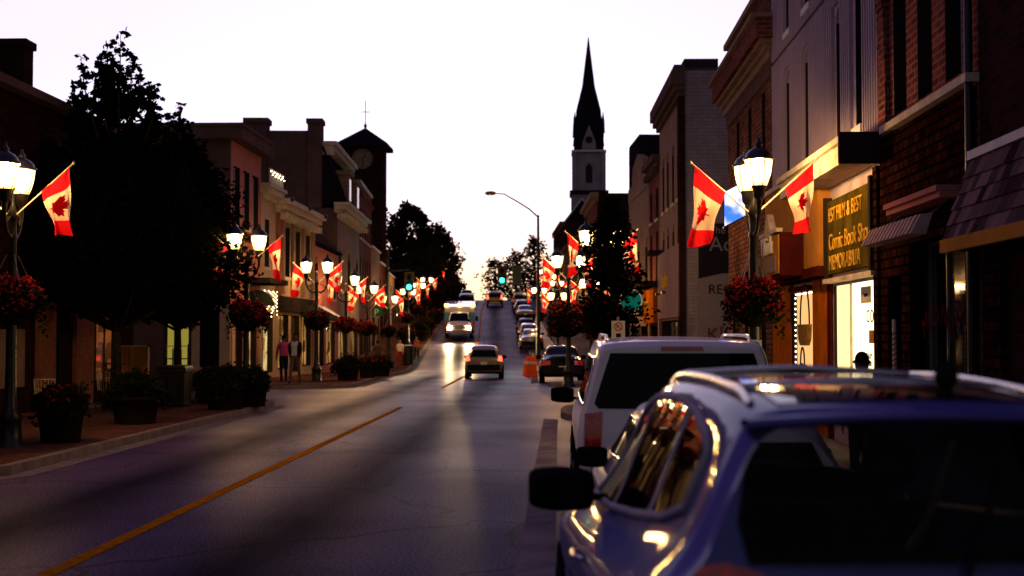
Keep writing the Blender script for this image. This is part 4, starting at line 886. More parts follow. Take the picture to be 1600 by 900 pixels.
def tree(name, label, base, H, crown_lo, prof, trunk_r, nclump, nleaf, lsize, seed, leafm='leaf_dark', group=None, lean=(0,0), clump=.5, leaders=()):
    """prof(t) -> crown radius at t in 0..1 from crown bottom to top"""
    rnd = random.Random(seed); t = thing(name, label, 'tree', base, group=group)
    mb = MB(); nseg = 9; pts = []
    for i in range(nseg+1):
        k = i/nseg; pts.append(Vector((lean[0]*k + .05*math.sin(3*k+seed)*H*.1, lean[1]*k + .05*math.cos(2.3*k+seed)*H*.1, H*.93*k)))
    mb.tube(pts, [trunk_r*(1.25 if i == 0 else 1)*(1-.9*(i/nseg)) + .008 for i in range(nseg+1)], 9)
    clumps = []; wts = []
    for i in range(nclump):
        k = (i + rnd.random()) / nclump; h = crown_lo + (H-crown_lo)*k; R_ = prof(k)
        an = i*2.399 + rnd.uniform(-.5,.5); rr = R_*math.sqrt(rnd.uniform(.15, 1.0))*rnd.uniform(.75,1.08)
        c = Vector((lean[0]*h/H + rr*math.cos(an), lean[1]*h/H + rr*math.sin(an), h + rnd.uniform(-.15,.15)))
        hb = max(crown_lo*.75, h - rr*.9); st = Vector((lean[0]*hb/H, lean[1]*hb/H, hb))
        mid = (st + c)/2 + Vector((0,0,-.1*rr)); r0 = trunk_r*(.12+.3*(1-k))
        mb.tube([st, mid, c], [r0, r0*.6, .008], 5)
        wts.append(1.); clumps.append((c, clump*(.55+.6*R_/max(.1, prof(.35)))*rnd.uniform(.7,1.25)))
    for (dx, dy, h0, h1, r_) in leaders:      # upright shoots that break the outline
        n_ = max(3, int((h1-h0)/.2)); mb.tube([(dx*.55, dy*.55, h0-.3), (dx*.9, dy*.9, (h0+h1)/2), (dx, dy, h1-.1)], [.03,.018,.006], 5)
        for q in range(n_):
            k = (q+.5)/n_; c = Vector((dx*(.75+.25*k)+rnd.uniform(-.08,.08), dy*(.75+.25*k)+rnd.uniform(-.08,.08), h0+(h1-h0)*k))
            for _ in range(2): wts.append(.16*(1.15-k)); clumps.append((c + Vector((rnd.uniform(-1,1)*r_*1.2*(1-.8*k), rnd.uniform(-1,1)*r_*(1-k), 0)), r_*(1.0-.6*k)*rnd.uniform(.35,1.0)*.62))
    mb.build('trunk', MT['bark'], t)
    lb = MB()
    for c, r in rnd.choices(clumps, wts, k=nleaf):
        v = Vector((rnd.gauss(0,1), rnd.gauss(0,1), rnd.gauss(0,.8))).normalized()*r*rnd.random()**.45
        leaf(lb, c + v, lsize*rnd.uniform(.6,1.35), rnd, 0, .25)
    lb.build('crown', MT[leafm], t); return t
def pk(tab): return knots(tab)
# the two big street trees on the left, dark against the afterglow
zA = 29.5; b = at(182, 640, zA)
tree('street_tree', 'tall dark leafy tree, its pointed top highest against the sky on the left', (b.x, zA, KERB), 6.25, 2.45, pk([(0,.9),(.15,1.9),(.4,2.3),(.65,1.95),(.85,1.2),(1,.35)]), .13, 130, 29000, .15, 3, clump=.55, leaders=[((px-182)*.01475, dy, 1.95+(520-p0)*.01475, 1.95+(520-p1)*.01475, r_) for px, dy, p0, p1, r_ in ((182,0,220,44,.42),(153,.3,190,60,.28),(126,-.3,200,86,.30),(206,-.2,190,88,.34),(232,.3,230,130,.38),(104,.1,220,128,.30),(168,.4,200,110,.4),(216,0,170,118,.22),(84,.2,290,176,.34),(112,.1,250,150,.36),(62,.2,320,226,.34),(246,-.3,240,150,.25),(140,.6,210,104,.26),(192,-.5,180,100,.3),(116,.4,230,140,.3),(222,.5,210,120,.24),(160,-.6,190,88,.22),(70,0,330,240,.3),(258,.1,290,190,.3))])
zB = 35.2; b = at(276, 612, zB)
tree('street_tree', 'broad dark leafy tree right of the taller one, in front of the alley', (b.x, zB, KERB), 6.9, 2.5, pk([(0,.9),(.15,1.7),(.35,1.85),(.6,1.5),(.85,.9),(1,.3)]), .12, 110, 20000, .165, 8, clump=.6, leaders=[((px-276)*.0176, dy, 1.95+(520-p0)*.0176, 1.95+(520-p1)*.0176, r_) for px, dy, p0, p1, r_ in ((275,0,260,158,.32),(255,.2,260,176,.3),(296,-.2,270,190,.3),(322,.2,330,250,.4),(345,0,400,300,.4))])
# slim tree on the right corner with lamps behind it
zC = 30.4; b = at(964, 560, zC)
tree('corner_tree', 'slim dark tree on the right-hand corner in front of the lit lamps', (b.x-.12, zC, KERB), 4.95, 1.7, pk([(0,.45),(.2,.72),(.5,.66),(.8,.42),(1,.1)]), .07, 60, 3600, .13, 5, clump=.27)
# trees where the houses end, either side of the hill crest
def far_tree(label, px, Z, top, wid, lo, n, seed, ls, group, lm='leaf_far', name='far_tree', cl=.9):
    b = at(px, 500, Z); H = at(px, top, Z).z - G(Z); R_ = wid/2*Z/FPX
    tree(name, label, (b.x, Z, G(Z)-.1), H, H*lo, pk([(0,R_*.6),(.25,R_*.95),(.6,R_),(.85,R_*.72),(1,R_*.25)]), .2+H*.012, int(60), n, ls, seed, lm, group, clump=cl)
for i, a in enumerate((('dense dark tree just right of the clock tower', 642, 138, 322, 96, .12, 11000, 21, .42), ('dark tree behind the uphill lamps, where the sun sets', 688, 150, 362, 58, .1, 7000, 22, .4), ('low dark tree at the left edge of the hill crest', 702, 168, 432, 40, .05, 4500, 23, .36), ('dark tree filling the gap under the clock tower trees', 662, 128, 385, 60, .1, 6000, 24, .36))):
    far_tree(*a, group='trees on the left near the hill crest')
for i, a in enumerate((('thin leafed tree left of the green traffic light on the right', 774, 182, 406, 50, .02, 900, 31, .42), ('thin leafed tree behind the green traffic light on the right', 806, 176, 394, 54, .02, 1300, 32, .42), ('thin leafed tree behind the cobra-head light pole', 836, 170, 374, 56, .05, 1700, 33, .42))):
    far_tree(*a, group='thin trees on the right near the hill crest')

# ------------------------------------------------------------------ lamps, flags, flower baskets, planters
mat('lamp_iron', (.012,.013,.012), .4, metal=.4, var=.3)
m, nt, out = nt_new('lantern_glass'); L = nt.links.new
tr = N(nt, 'ShaderNodeBsdfTransparent'); tr.inputs[0].default_value = (.9,.85,.75,1); e = N(nt, 'ShaderNodeEmission')
tc = N(nt, 'ShaderNodeTexCoord'); se = N(nt, 'ShaderNodeSeparateXYZ'); L(tc.outputs['Generated'], se.inputs[0])
cr = N(nt, 'ShaderNodeValToRGB'); cr.color_ramp.elements[0].color = (1,.55,.12,1); cr.color_ramp.elements[1].color = (1,.74,.32,1)
L(se.outputs[2], cr.inputs[0]); L(cr.outputs[0], e.inputs[0]); e.inputs[1].default_value = LANT
ad = N(nt, 'ShaderNodeAddShader'); L(tr.outputs[0], ad.inputs[0]); L(e.outputs[0], ad.inputs[1]); L(ad.outputs[0], out.inputs[0]); MT['lantern_glass'] = m
m, nt, out = nt_new('bulb'); L = nt.links.new
tr = N(nt, 'ShaderNodeBsdfTransparent'); e = N(nt, 'ShaderNodeEmission'); e.inputs[0].default_value = (1,.80,.48,1); e.inputs[1].default_value = 12
ad = N(nt, 'ShaderNodeAddShader'); L(tr.outputs[0], ad.inputs[0]); L(e.outputs[0], ad.inputs[1]); L(ad.outputs[0], out.inputs[0]); MT['bulb'] = m
m, nt, out = nt_new('flag_red'); MT['flag_red'] = m
def flagmat(name, c):
    m, nt, out = nt_new(name); L = nt.links.new
    d = N(nt, 'ShaderNodeBsdfDiffuse'); d.inputs[0].default_value = c4(c); t_ = N(nt, 'ShaderNodeBsdfTranslucent'); t_.inputs[0].default_value = c4(c)
    ms = N(nt, 'ShaderNodeMixShader'); ms.inputs[0].default_value = .5; L(d.outputs[0], ms.inputs[1]); L(t_.outputs[0], ms.inputs[2]); L(ms.outputs[0], out.inputs[0]); MT[name] = m
flagmat('flag_red', (.72,.012,.022)); flagmat('flag_white', (.76,.60,.46))
LH = 4.42     # height of the lantern's glass centre
def make_lamp(spread):
    t = thing('street_lamp', 'x', 'street lamp')
    mb = MB(); mb.lathe([(.24,0),(.24,.1),(.19,.14),(.17,.5),(.2,.54),(.12,.66),(.095,.8),(.085,1.2),(.065,3.4),(.085,3.45),(.06,3.52),(.06,3.75),(.1,3.8),(.03,3.98),(.012,4.2),(.04,4.24),(.0,4.3)], n=14); mb.build('post', MT['lamp_iron'], t)
    mb = MB(); s = spread
    for sg in (-1, 1):
        pts = [(0,0,3.5),(sg*s*.35,0,3.45),(sg*s*.75,0,3.55),(sg*s,0,3.78),(sg*s,0,3.98)]; mb.tube(pts, [.035,.035,.03,.035,.05], 8)
        mb.tube([(sg*s*.3,0,3.78),(sg*s*.62,0,3.72),(sg*s*.9,0,3.62)], .016, 6)
    for sg in (-1, 1): mb.tube([(-sg*.05,0,3.3),(sg*.05,0,3.3)], .05, 8)
    mb.build('arm', MT['lamp_iron'], t)
    for sg in (-1, 1):
        lb = MB(); x = sg*s
        lb.lathe([(.05,3.98),(.09,4.03),(.1,4.14),(.125,4.2)], (x,0,0), 12); lb.lathe([(.215,4.60),(.245,4.605),(.245,4.63),(.21,4.65),(.195,4.70),(.14,4.76),(.075,4.79),(.05,4.82),(.07,4.84),(.045,4.87),(.02,4.91),(.03,4.93),(0,4.96)], (x,0,0), 14)
        for k in range(6):
            a = math.pi*k/3+.2; lb.tube([(x+.127*math.cos(a), .127*math.sin(a), 4.19), (x+.185*math.cos(a), .185*math.sin(a), 4.36), (x+.222*math.cos(a), .222*math.sin(a), 4.61)], .009, 5)
        ln = lb.build('lantern', MT['lamp_iron'], t)
        gb = MB(); gb.lathe([(.118,4.2),(.15,4.27),(.178,4.36),(.2,4.46),(.214,4.60)], (x,0,0), 18, cap=False); gb.build('glass', MT['lantern_glass'], ln)
        bb = MB(); bb.lathe([(.01,4.24),(.06,4.27),(.09,4.38),(.08,4.50),(.01,4.56)], (x,0,0), 10); bb.build('bulb', MT['bulb'], ln)
        ld = bpy.data.lights.get('lamp_light') or bpy.data.lights.new('lamp_light', 'POINT'); ld.energy = LAMPW; ld.color = (1,.53,.17); ld.shadow_soft_size = .08
        lo = bpy.data.objects.new('lamp_light', ld); COL.objects.link(lo); lo.parent = ln; lo.location = (x, 0, 4.51)
    return t
LEAF = [(0,1.0),(.12,.73),(.27,.82),(.22,.42),(.40,.62),(.46,.50),(.72,.56),(.63,.30),(.74,.22),(.36,-.12),(.42,-.30),(.05,-.24),(.05,-.62)]
LEAF = LEAF + [(-x, y) for x, y in LEAF[::-1] if x > 0]
def make_flag(seed, lng=1.16, ang=41, hoist=.64, fly=1.30, out=.10):
    """pole slanting up and out (+x); the cloth's hoist lies along the pole and the fly hangs down"""
    rnd = random.Random(seed); t = thing('flag', 'x', 'flag'); a = rad(ang); d = Vector((math.cos(a), 0, math.sin(a)))
    mb = MB(); mb.tube([(0,0,0), d*(lng+.06)], .014, 8); mb.lathe([(.0,-.03),(.03,0),(.0,.04)], tuple(d*(lng+.08)), 8); mb.build('pole', MT['trim_cream'], t)
    ph = rnd.uniform(0, 6); am = rnd.uniform(.09, .16); nr = rnd.uniform(.25, .55)
    def S(u, v, off=0.):    # u down the fly, v along the hoist (0 outer end)
        h = d * (lng - v*hoist)
        x = h.x + u*(out*nr*2 + .20*v) + .045*math.sin(7*u+4*v+ph)*u
        z = h.z - fly*u*(1 - .36*v)
        y = am*(.3+u)*math.sin(ph + 5.5*v + 2.2*u) + .05*math.sin(9*v+ph)*u + off
        return Vector((x, y, z))
    mb = MB(); nu, nv = 40, 14
    for i in range(nu):
        u0, u1 = i/nu, (i+1)/nu; mi = 0 if (u0+u1)/2 < .25 or (u0+u1)/2 > .75 else 1
        for j in range(nv):
            v0, v1 = j/nv, (j+1)/nv; mb.face([S(u0,v0), S(u1,v0), S(u1,v1), S(u0,v1)], mi, True)
    # maple leaf, both sides: stem towards the hoist edge's lower side
    pts = [Vector((.5 + .235*y*0 + .0, .5)) for x, y in LEAF]
    P2 = [((.5 + x*.25), (.52 - y*.40)) for x, y in LEAF]
    inner = [(.5 + i*.03 , .52 + j*.06) for i in range(-8, 9) for j in range(-7, 8)]
    V2 = [Vector(p) for p in P2] + [Vector(p) for p in inner]; n = len(P2)
    r = delaunay_2d_cdt(V2, [(i, (i+1) % n) for i in range(n)], [], 1, 1e-5)
    for off in (-.006, .006): mb.add([S(q.x, q.y, off) for q in r[0]], [tuple(f) for f in r[2]], 0, True)
    mb.build('cloth', [MT['flag_red'], MT['flag_white']], t); return t
def make_basket(seed, R_=.5, dark=False):
    rnd = random.Random(seed); t = thing('flower_basket', 'x', 'flower basket')
    mb = MB(); mb.lathe([(.07,-.42),(.2,-.36),(.36,-.2),(.43,0),(.44,.04),(.38,.05),(.07,.06)], n=16); mb.build('bowl', MT['soil'], t)
    fb = MB(); pb = MB()
    lob = [rnd.uniform(.72,1.18) for _ in range(7)]
    def LB_(a): k = a/(2*math.pi)*7; i0 = int(k) % 7; f_ = k-int(k); return lob[i0]*(1-f_)+lob[(i0+1) % 7]*f_
    for i in range(1700):
        a = rnd.uniform(0, 2*math.pi); rr = R_*LB_(a)*math.sqrt(rnd.uniform(.1,1)); h = .26*(1-(rr/R_)**2) + rnd.uniform(-.12,.10)
        if rr > R_*.8: h -= rnd.random()**2*.35
        leaf(fb, Vector((rr*math.cos(a), rr*math.sin(a), h)), rnd.uniform(.06,.12), rnd, 0, .2)
    for i in range(420 if not dark else 120):
        a = rnd.uniform(0, 2*math.pi); rr = R_*LB_(a)*1.04*math.sqrt(rnd.uniform(.15,1)); h = .32*(1-(rr/R_)**2) + rnd.uniform(-.06,.13)
        if rr > R_*.85: h -= rnd.random()**2*.25
        c = Vector((rr*math.cos(a), rr*math.sin(a), h)); s_ = rnd.uniform(.022,.042)
        for k in range(4): leaf(pb, c, s_*1.5, rnd, 0)
    for k in range(9):      # trailing stems
        a = rnd.uniform(0, 2*math.pi); ln = rnd.uniform(.25,.6)
        for q in range(16): leaf(fb, Vector((R_*.95*math.cos(a)+rnd.gauss(0,.03), R_*.95*math.sin(a)+rnd.gauss(0,.03), -ln*q/16)), rnd.uniform(.05,.09), rnd, 0, .5)
    fb.build('foliage', MT['leaf_basket'], t); pb.build('flowers', MT['petal_red'], t)
    mb = MB()
    for k in range(4):
        a = math.pi/4 + k*math.pi/2; mb.tube([(.42*math.cos(a), .42*math.sin(a), .04), (.09*math.cos(a), .09*math.sin(a), .72)], .006, 5)
    mb.build('chains', MT['metal_grey'], t); return t
def make_planter(seed, r=.42, h=.62, top=.34, fl=60):
    rnd = random.Random(seed); t = thing('planter', 'x', 'planter')
    mb = MB(); mb.lathe([(r*.82,0),(r*.8,.05),(r*.93,h-.1),(r,h-.09),(r,h),(r*.9,h),(r*.88,h-.06),(0.02,h-.05)], n=20); mb.build('tub', MT['soil'], t)
    fb = MB(); pb = MB()
    lob = [rnd.uniform(.7,1.2) for _ in range(6)]
    def LB_(a): k = a/(2*math.pi)*6; i0 = int(k) % 6; f_ = k-int(k); return lob[i0]*(1-f_)+lob[(i0+1) % 6]*f_
    for i in range(1700):
        a = rnd.uniform(0, 2*math.pi); rr = r*1.22*LB_(a)*math.sqrt(rnd.uniform(.02,1)); hh = h + top*(1-(rr/(r*1.3))**2)*rnd.uniform(.2,1.1) - (rnd.random()**2*.3 if rr > r else 0)
        leaf(fb, Vector((rr*math.cos(a), rr*math.sin(a), hh)), rnd.uniform(.06,.14), rnd)
    for k in range(8):
        a = rnd.uniform(0, 2*math.pi); q_ = r*rnd.uniform(.1,.9)
        for q in range(14): leaf(fb, Vector((q_*math.cos(a)*(1+q*.03)+rnd.gauss(0,.02), q_*math.sin(a)*(1+q*.03)+rnd.gauss(0,.02), h+top*(.5+.75*q/14))), rnd.uniform(.06,.1), rnd)
    for i in range(fl):
        a = rnd.uniform(0, 2*math.pi); rr = r*1.1*math.sqrt(rnd.random()); c = Vector((rr*math.cos(a), rr*math.sin(a), h + top*(1-(rr/(r*1.3))**2) + .03))
        for k in range(4): leaf(pb, c, .05, rnd)
    fb.build('foliage', MT['leaf_basket'], t)
    if fl: pb.build('flowers', MT['petal_red'], t)
    return t
LAMPS = {.26: None}
lamp_a = make_lamp(.40)
FL = [make_flag(1), make_flag(2, 1.2, 42, .60, 1.12, -.02), make_flag(3, 1.14, 43, .58, 1.22, .03), make_flag(9, 1.16, 44, .52, 1.28, .0), make_flag(14, 1.15, 40, .44, 1.22, -.05), make_flag(21, 1.18, 43, .68, 1.18, .14)]
BK = [make_basket(1), make_basket(2), make_basket(3, .5, True), make_basket(5, .56)]
PL = [make_planter(1), make_planter(2, .5, .55, .45, 0), make_planter(3, .46, .6, .4, 20)]
used = set()
def place(proto, loc, rz, label, group, scale=None):
    if proto.name in used: o = dup(proto, loc, rz, label, group, scale)
    else:
        used.add(proto.name); o = proto; o.location = loc; o.rotation_euler = (0,0,rz); o['label'] = label; o['group'] = group
        if scale: o.scale = (scale,)*3
    return o
ORD = ['first', 'second', 'third', 'fourth', 'fifth', 'sixth', 'seventh', 'eighth', 'ninth', 'tenth', 'eleventh', 'twelfth']
BEHIND = []
LL = [(20.4, -8.86, 95), (35.0, -8.62, 48), (48.5, -9.25, 12), (58, -9.72, 20), (66, -9.95, 35), (80.5, -10.75, 30), (97, -11.5, 20), (108, -11.95, 10), (119, -12.35, 20), (131, -13.1, 15), (143, -13.8, 20), (156, -14.4, 15)]
LR = [(20.4, 3.08, 94), (34.0, 1.12, 8), (45.2, .32, 10), (61.0, 1.5, 20), (75.0, -.1, 15), (99, -1.55, 12), (112, -.2, 15), (126, -.9, 12), (140, -1.6, 15)]
where_l = ['cut by the left edge of the photo', 'at the alley, half hidden by leaves', 'beside the couple walking', 'just past the couple', 'below the mansard building', 'before the left green traffic light', 'just behind the left green traffic light', 'where the road starts to climb', 'halfway up the hill', 'under the dark crest trees', 'near the crest of the hill', 'farthest up the hill']
where_r = ['in front of the brown brick building', 'behind the slim corner tree', 'on the far corner of the side street', 'before the pale stepped-parapet shop', 'by the thin white sign post', 'beside the cobra-head light pole', 'uphill past the crossing', 'halfway up the hill', 'farthest up the hill']
for side, LST, wh in (('left', LL, where_l), ('right', LR, where_r)):
    for i, (z, x, rz) in enumerate(LST):
        g = G(z) + KERB - .09; nm = ORD[i]
        place(lamp_a, (x, z, g), rad(rz), f'twin-lantern lamp {wh[i]}, {nm} on the {side} pavement', 'twin-lantern street lamps')
        for sg, word in ((1, 'right'), (-1, 'left')):
            if side == 'left' and i == 0 and sg < 0: pass
            f = FL[(i*3 + (sg > 0) + (1 if side == 'right' else 0)) % 6] if (side, i) != ('right', 0) else FL[0 if sg < 0 else 1]
            place(f, (x + sg*.05, z - .02, g + 3.80), (0 if sg > 0 else math.pi) + (rad(((i*37+sg*11) % 31)-15) if i else 0), f'Canadian flag on the {word} side of the {nm} lamp on the {side} pavement', 'Canadian flags on the lamp posts')
        bk = BK[i % 4] if i < 5 else BK[2]
        bz = 2.42 if not (side == 'left' and i == 0) else 2.45
        place(bk, (x, z, g + bz), rnd_ if (rnd_ := i*1.3) else 0, f'hanging basket of red flowers round the {nm} lamp post on the {side} pavement', 'red flower baskets on the lamp posts', 1.6 if (side, i) == ('right', 2) else (1.15 if (side, i) == ('left', 1) else None))
for k, (z, x, rz) in enumerate(BEHIND):
    place(lamp_a, (x, z, KERB), rad(rz), ['twin-lantern lamp outside the photo, left of the camera', 'twin-lantern lamp behind the camera on the left pavement', 'twin-lantern lamp behind the camera on the right pavement'][k], 'twin-lantern street lamps')
# planters along the left kerb
def plant(i, px, z, sc, label):
    p = at(px, 600, z); place(PL[i], (p.x, z, G(z)+KERB), px*.1, label, 'planters along the pavement', sc)
plant(0, 96, 21.2, .95, 'round planter beside the nearest lamp post on the left')
plant(1, 212, 25.6, 1.0, 'round planter under the tallest dark tree on the left')
plant(1, 352, 30.4, 1.0, 'bushy planter at the corner of the alley, nearest the road')
plant(2, 392, 31.6, .95, 'bushy planter at the alley corner, right of another planter')
plant(2, 329, 33.2, .9, 'red flowered planter at the alley corner, left of the others')
plant(1, 543, 49.8, .95, 'round bushy planter right of the couple')
plant(0, 574, 53.4, .9, 'planter beyond the round bushy one past the couple')
plant(2, 596, 56.0, .9, 'planter at the kerb between the fourth and fifth left lamps')
for k, (px, z) in enumerate(((636, 100), (655, 104), (665, 110), (680, 122))):
    plant(k % 3, px, z, 1.5, f'dark shrub in a tub uphill on the left pavement, {ORD[k]} past the green traffic light')
# big dark litter bin under the trees
def bin_(name, label, loc, w_, h, cat='litter bin'):
    t = thing(name, label, cat, loc)
    mb = MB(); mb.lathe([(w_*.42,0),(w_*.46,.04),(w_*.5,h-.12),(w_*.55,h-.1),(w_*.55,h-.02),(w_*.5,h)], n=4 if w_ > .8 else 16, smooth=False); mb.build('bin_body', MT['metal_dark'], t)
    mb = MB(); mb.lathe([(w_*.52,h),(w_*.5,h+.05),(w_*.3,h+.07),(0.02,h+.075)], n=4 if w_ > .8 else 16, smooth=False); mb.build('lid', MT['lamp_iron'], t)
    mb = MB(); [mb.tube([(w_*.51*math.cos(k*.628), w_*.51*math.sin(k*.628), .1), (w_*.52*math.cos(k*.628), w_*.52*math.sin(k*.628), h-.14)], .012, 5) for k in range(10)]; mb.build('slats', MT['lamp_iron'], t)
    t.rotation_euler = (0,0,math.pi/4); return t
b = at(273, 630, 31.6); bin_('litter_bin', 'large dark square bin between the two big trees on the left', (b.x, 31.6, KERB), .98, .95)
b = at(637, 560, 84); bin_('litter_bin', 'dark litter bin beside the man in a white shirt', (b.x, 84, G(84)+KERB), .7, 1.25)
# wooden screen and wire chairs of the pavement terrace
b = at(209, 570, 32.4); t = thing('terrace_screen', 'low wooden screen standing behind the tallest tree on the left', 'fence panel', (b.x, 32.4, KERB))
mb = MB(); [mb.box(-.36+i*.12, -.012, .12, -.255+i*.12, .012, 1.46) for i in range(6)]; mb.build('boards', MT['fascia_tan'], t)
mb = MB(); [mb.box(x-.02, -.03, 0, x+.02, .03, 1.5) for x in (-.37, .37)]; mb.box(-.39,-.03,1.46,.39,.03,1.5); mb.box(-.35,-.02,.1,.35,.02,.14); mb.build('frame', MT['trim_cream'], t)
mat('wire_cream', (.6,.5,.32), .4, metal=.4)
def chair(label, loc, rz):
    t = thing('wire_chair', label, 'chair', loc, rz, 'wire chairs on the terrace'); r = .2
    mb = MB(); mb.lathe([(.0,.45),(r,.45),(r+.01,.47),(.0,.475)], n=14); mb.build('seat', MT['metal_dark'], t)
    mb = MB()
    for i in range(9):
        a = rad(20 + 140*i/8); mb.tube([(r*math.cos(a), r*math.sin(a), .47), (r*1.15*math.cos(a), r*1.25*math.sin(a), .9)], .009, 5)
    for h in (.7, .9): mb.tube([(r*(1+.15*(h-.45)/.45)*math.cos(rad(20+140*i/10)), r*(1+.25*(h-.45)/.45)*math.sin(rad(20+140*i/10)), h) for i in range(11)], .011, 5)
    mb.build('backrest', MT['wire_cream'], t)
    for sx in (-1, 1):
        for sy in (-1, 1):
            mb = MB(); mb.tube([(sx*.13, sy*.13, .45), (sx*.19, sy*.19, 0)], .011, 6); mb.build('leg', MT['metal_dark'], t)
b = at(72, 600, 25.2); chair('pale wire-backed chair behind the nearest planter on the left', (b.x, 25.2, KERB), math.pi)
b = at(167, 600, 29.8); chair('wire-backed chair beside the trunk of the tallest tree', (b.x, 29.8, KERB), math.pi*.8)
# tree guards: iron hoops round the two trunks
for px, z, lab in ((182, 29.5, 'iron hoop guard round the trunk of the tallest tree on the left'), (276, 35.2, 'iron hoop guard round the trunk of the broad tree on the left')):
    b = at(px, 600, z); t = thing('tree_guard', lab, 'tree guard', (b.x, z, KERB), group='tree guards')
    mb = MB()
    for k in range(4):
        a = rad(20+k*90); c_, s_ = math.cos(a), math.sin(a)
        mb.tube([(.3*c_-.1*s_, .3*s_+.1*c_, 0), (.3*c_-.1*s_, .3*s_+.1*c_, 1.35), (.3*c_, .3*s_, 1.5), (.3*c_+.1*s_, .3*s_-.1*c_, 1.35), (.3*c_+.1*s_, .3*s_-.1*c_, 0)], .014, 6)
    mb.build('hoops', MT['lamp_iron'], t); mb = MB()
    for h in (.35, 1.1): mb.tube([(.3*math.cos(k*math.pi/8), .3*math.sin(k*math.pi/8), h) for k in range(17)], .012, 5)
    mb.build('rings', MT['lamp_iron'], t)

# ------------------------------------------------------------------ street furniture
emis('signal_green', (.02,1,.72), 7)
def signal_head(name, label, loc, lit, rz=0, lamp=True):
    t = thing(name, label, 'traffic light', loc, rz)
    mb = MB(); mb.box(-.17,-.1,-.52,.17,.12,.52); mb.build('housing', MT['metal_dark'], t)
    mb = MB(); mb.box(-.31,.125,-.68,.31,.14,.68); mb.build('backboard', MT['lamp_iron'], t)
    mb = MB(); [mb.tube([a_, b_], .012, 4) for a_, b_ in (((-.31,.12,-.68),(-.31,.12,.68)), ((.31,.12,-.68),(.31,.12,.68)), ((-.31,.12,.68),(.31,.12,.68)))]; mb.build('edge_strip', MT['fascia_tan'], t)
    for k, nm in ((1,'lens'), (0,'lens'), (-1,'lens')):
        mb = MB(); mb.lathe([(.165,-.0),(.13,-.03),(.0,-.06)], (0,-.1,k*.34), 16, axis='y'); mb.build(nm, MT['signal_green'] if (k == -1 and lit) else MT['glass_dark'], t)
        vb = MB(); vb.grid(lambda u, v, k=k: (.14*math.cos(math.pi*(-.1+1.2*u)), -.1-.2*v, k*.34+.14*math.sin(math.pi*(-.1+1.2*u))), 12, 1); vb.build('visor', MT['metal_dark'], t)
    if lit:
        ld = bpy.data.lights.new('signal_light', 'POINT'); ld.energy = 45; ld.color = (.05,1,.75); ld.shadow_soft_size = .08
        lo = bpy.data.objects.new('signal_light', ld); COL.objects.link(lo); lo.parent = t; lo.location = (0,-.35,-.34)
    return t
# right: tall galvanised pole with cobra-head street light and the signal mast arm
Zp = 91.0; b = at(841, 540, Zp); gz = G(Zp); top = at(841, 336, Zp); hd = at(765, 302, Zp)
cbl = thing('cobra_light', 'tall cobra-head street light pole arching over the road against the sky', 'street light', (b.x, Zp, gz))
o3 = lambda p: (p.x-b.x, 0, p.z-gz)
mb = MB(); H = top.z-gz; mb.tube([(0,0,0),(0,0,.4),(0,0,H)], [.2,.14,.085], 12); mb.build('pole', MT['metal_dark'], cbl)
mb = MB(); hx, hz = hd.x-b.x, hd.z-gz; mb.tube([(0,0,H-.15), (hx*.18,0,H+.42), (hx*.42,0,H+.95), (hx*.7,0,hz-.06), (hx*.92,0,hz)], [.06,.055,.05,.045,.04], 8); mb.build('arm', MT['metal_dark'], cbl)
emis('sodium_lens', (1,.6,.2), .5)
mb = MB(); mb.lathe([(.03,-.55),(.14,-.4),(.17,-.1),(.12,.18),(.05,.25)], (hx+.2,0,hz), 10, axis='x'); h_ = mb.build('lamp_head', MT['fascia_tan'], cbl)
mb = MB(); mb.lathe([(.0,-.2),(.1,-.17),(.13,-.1)], (hx+.05,0,hz), 10); mb.build('lens', MT['sodium_lens'], h_)
sx, sz = at(785, 431, Zp).x, at(785, 431, Zp).z
arm = thing('signal_mast', 'horizontal mast arm carrying the right-hand traffic lights', 'signal arm', (b.x, Zp-.25, sz+.45)); 
mb = MB(); mb.tube([(0,0,-.2), (-.6,0,.05), (sx-b.x-.1,0,.15)], [.07,.06,.045], 8); mb.build('mast', MT['metal_dark'], arm); mb = MB(); mb.tube([(0,.25,-.6),(0,.05,.2)], .11, 8); mb.build('clamp', MT['metal_dark'], arm)
signal_head('traffic_light', 'green traffic light hanging over the road on the right', (sx, Zp-.5, sz), True)
p2 = at(808, 431, Zp); signal_head('traffic_light', 'dark traffic light seen from behind, beside the right green one', (p2.x, Zp-.5, p2.z), False, math.pi)
# left: black post, arm, green light, P sign
Zq = 88.0; b = at(605, 560, Zq); gz = G(Zq)+KERB; s_ = at(640, 441, Zq)
sp = thing('signal_post', 'black signal post on the left pavement with a short mast arm', 'signal post', (b.x, Zq, gz))
mb = MB(); mb.tube([(0,0,0),(0,0,.3),(0,0,at(0,395,Zq).z-gz)], [.16,.11,.08], 10); mb.build('post', MT['metal_dark'], sp)
mb = MB(); mb.tube([(0,0,s_.z-gz+.75), (s_.x-b.x,0,s_.z-gz+.85)], .05, 8); mb.build('arm', MT['metal_dark'], sp)
signal_head('traffic_light', 'green traffic light on the left side of the crossing', (s_.x, Zq-.3, s_.z), True)
p3 = at(624, 478, Zq); signal_head('traffic_light', 'dark side-facing traffic light left of the left green one', (p3.x, Zq-.3, p3.z), False, math.pi/2)
mat('sign_green', (.02,.16,.07), .4); mat('sign_white', (.65,.63,.58), .4, var=.08); mat('sign_red', (.5,.03,.03), .4)
def post_sign(name, label, px, Z, hc, base=None, poleh=None):
    p = at(px, hc, Z); gz = G(Z)+KERB if base is None else base
    t = thing(name, label, 'sign', (p.x, Z, gz)); h = p.z-gz
    mb = MB(); mb.tube([(0,.03,0), (0,.03,h+.3)], .03, 8); mb.build('post', MT['metal_grey'], t); return t, h
t, h = post_sign('parking_sign', 'small green parking sign with a white P on the left pavement', 589, 72, 486)
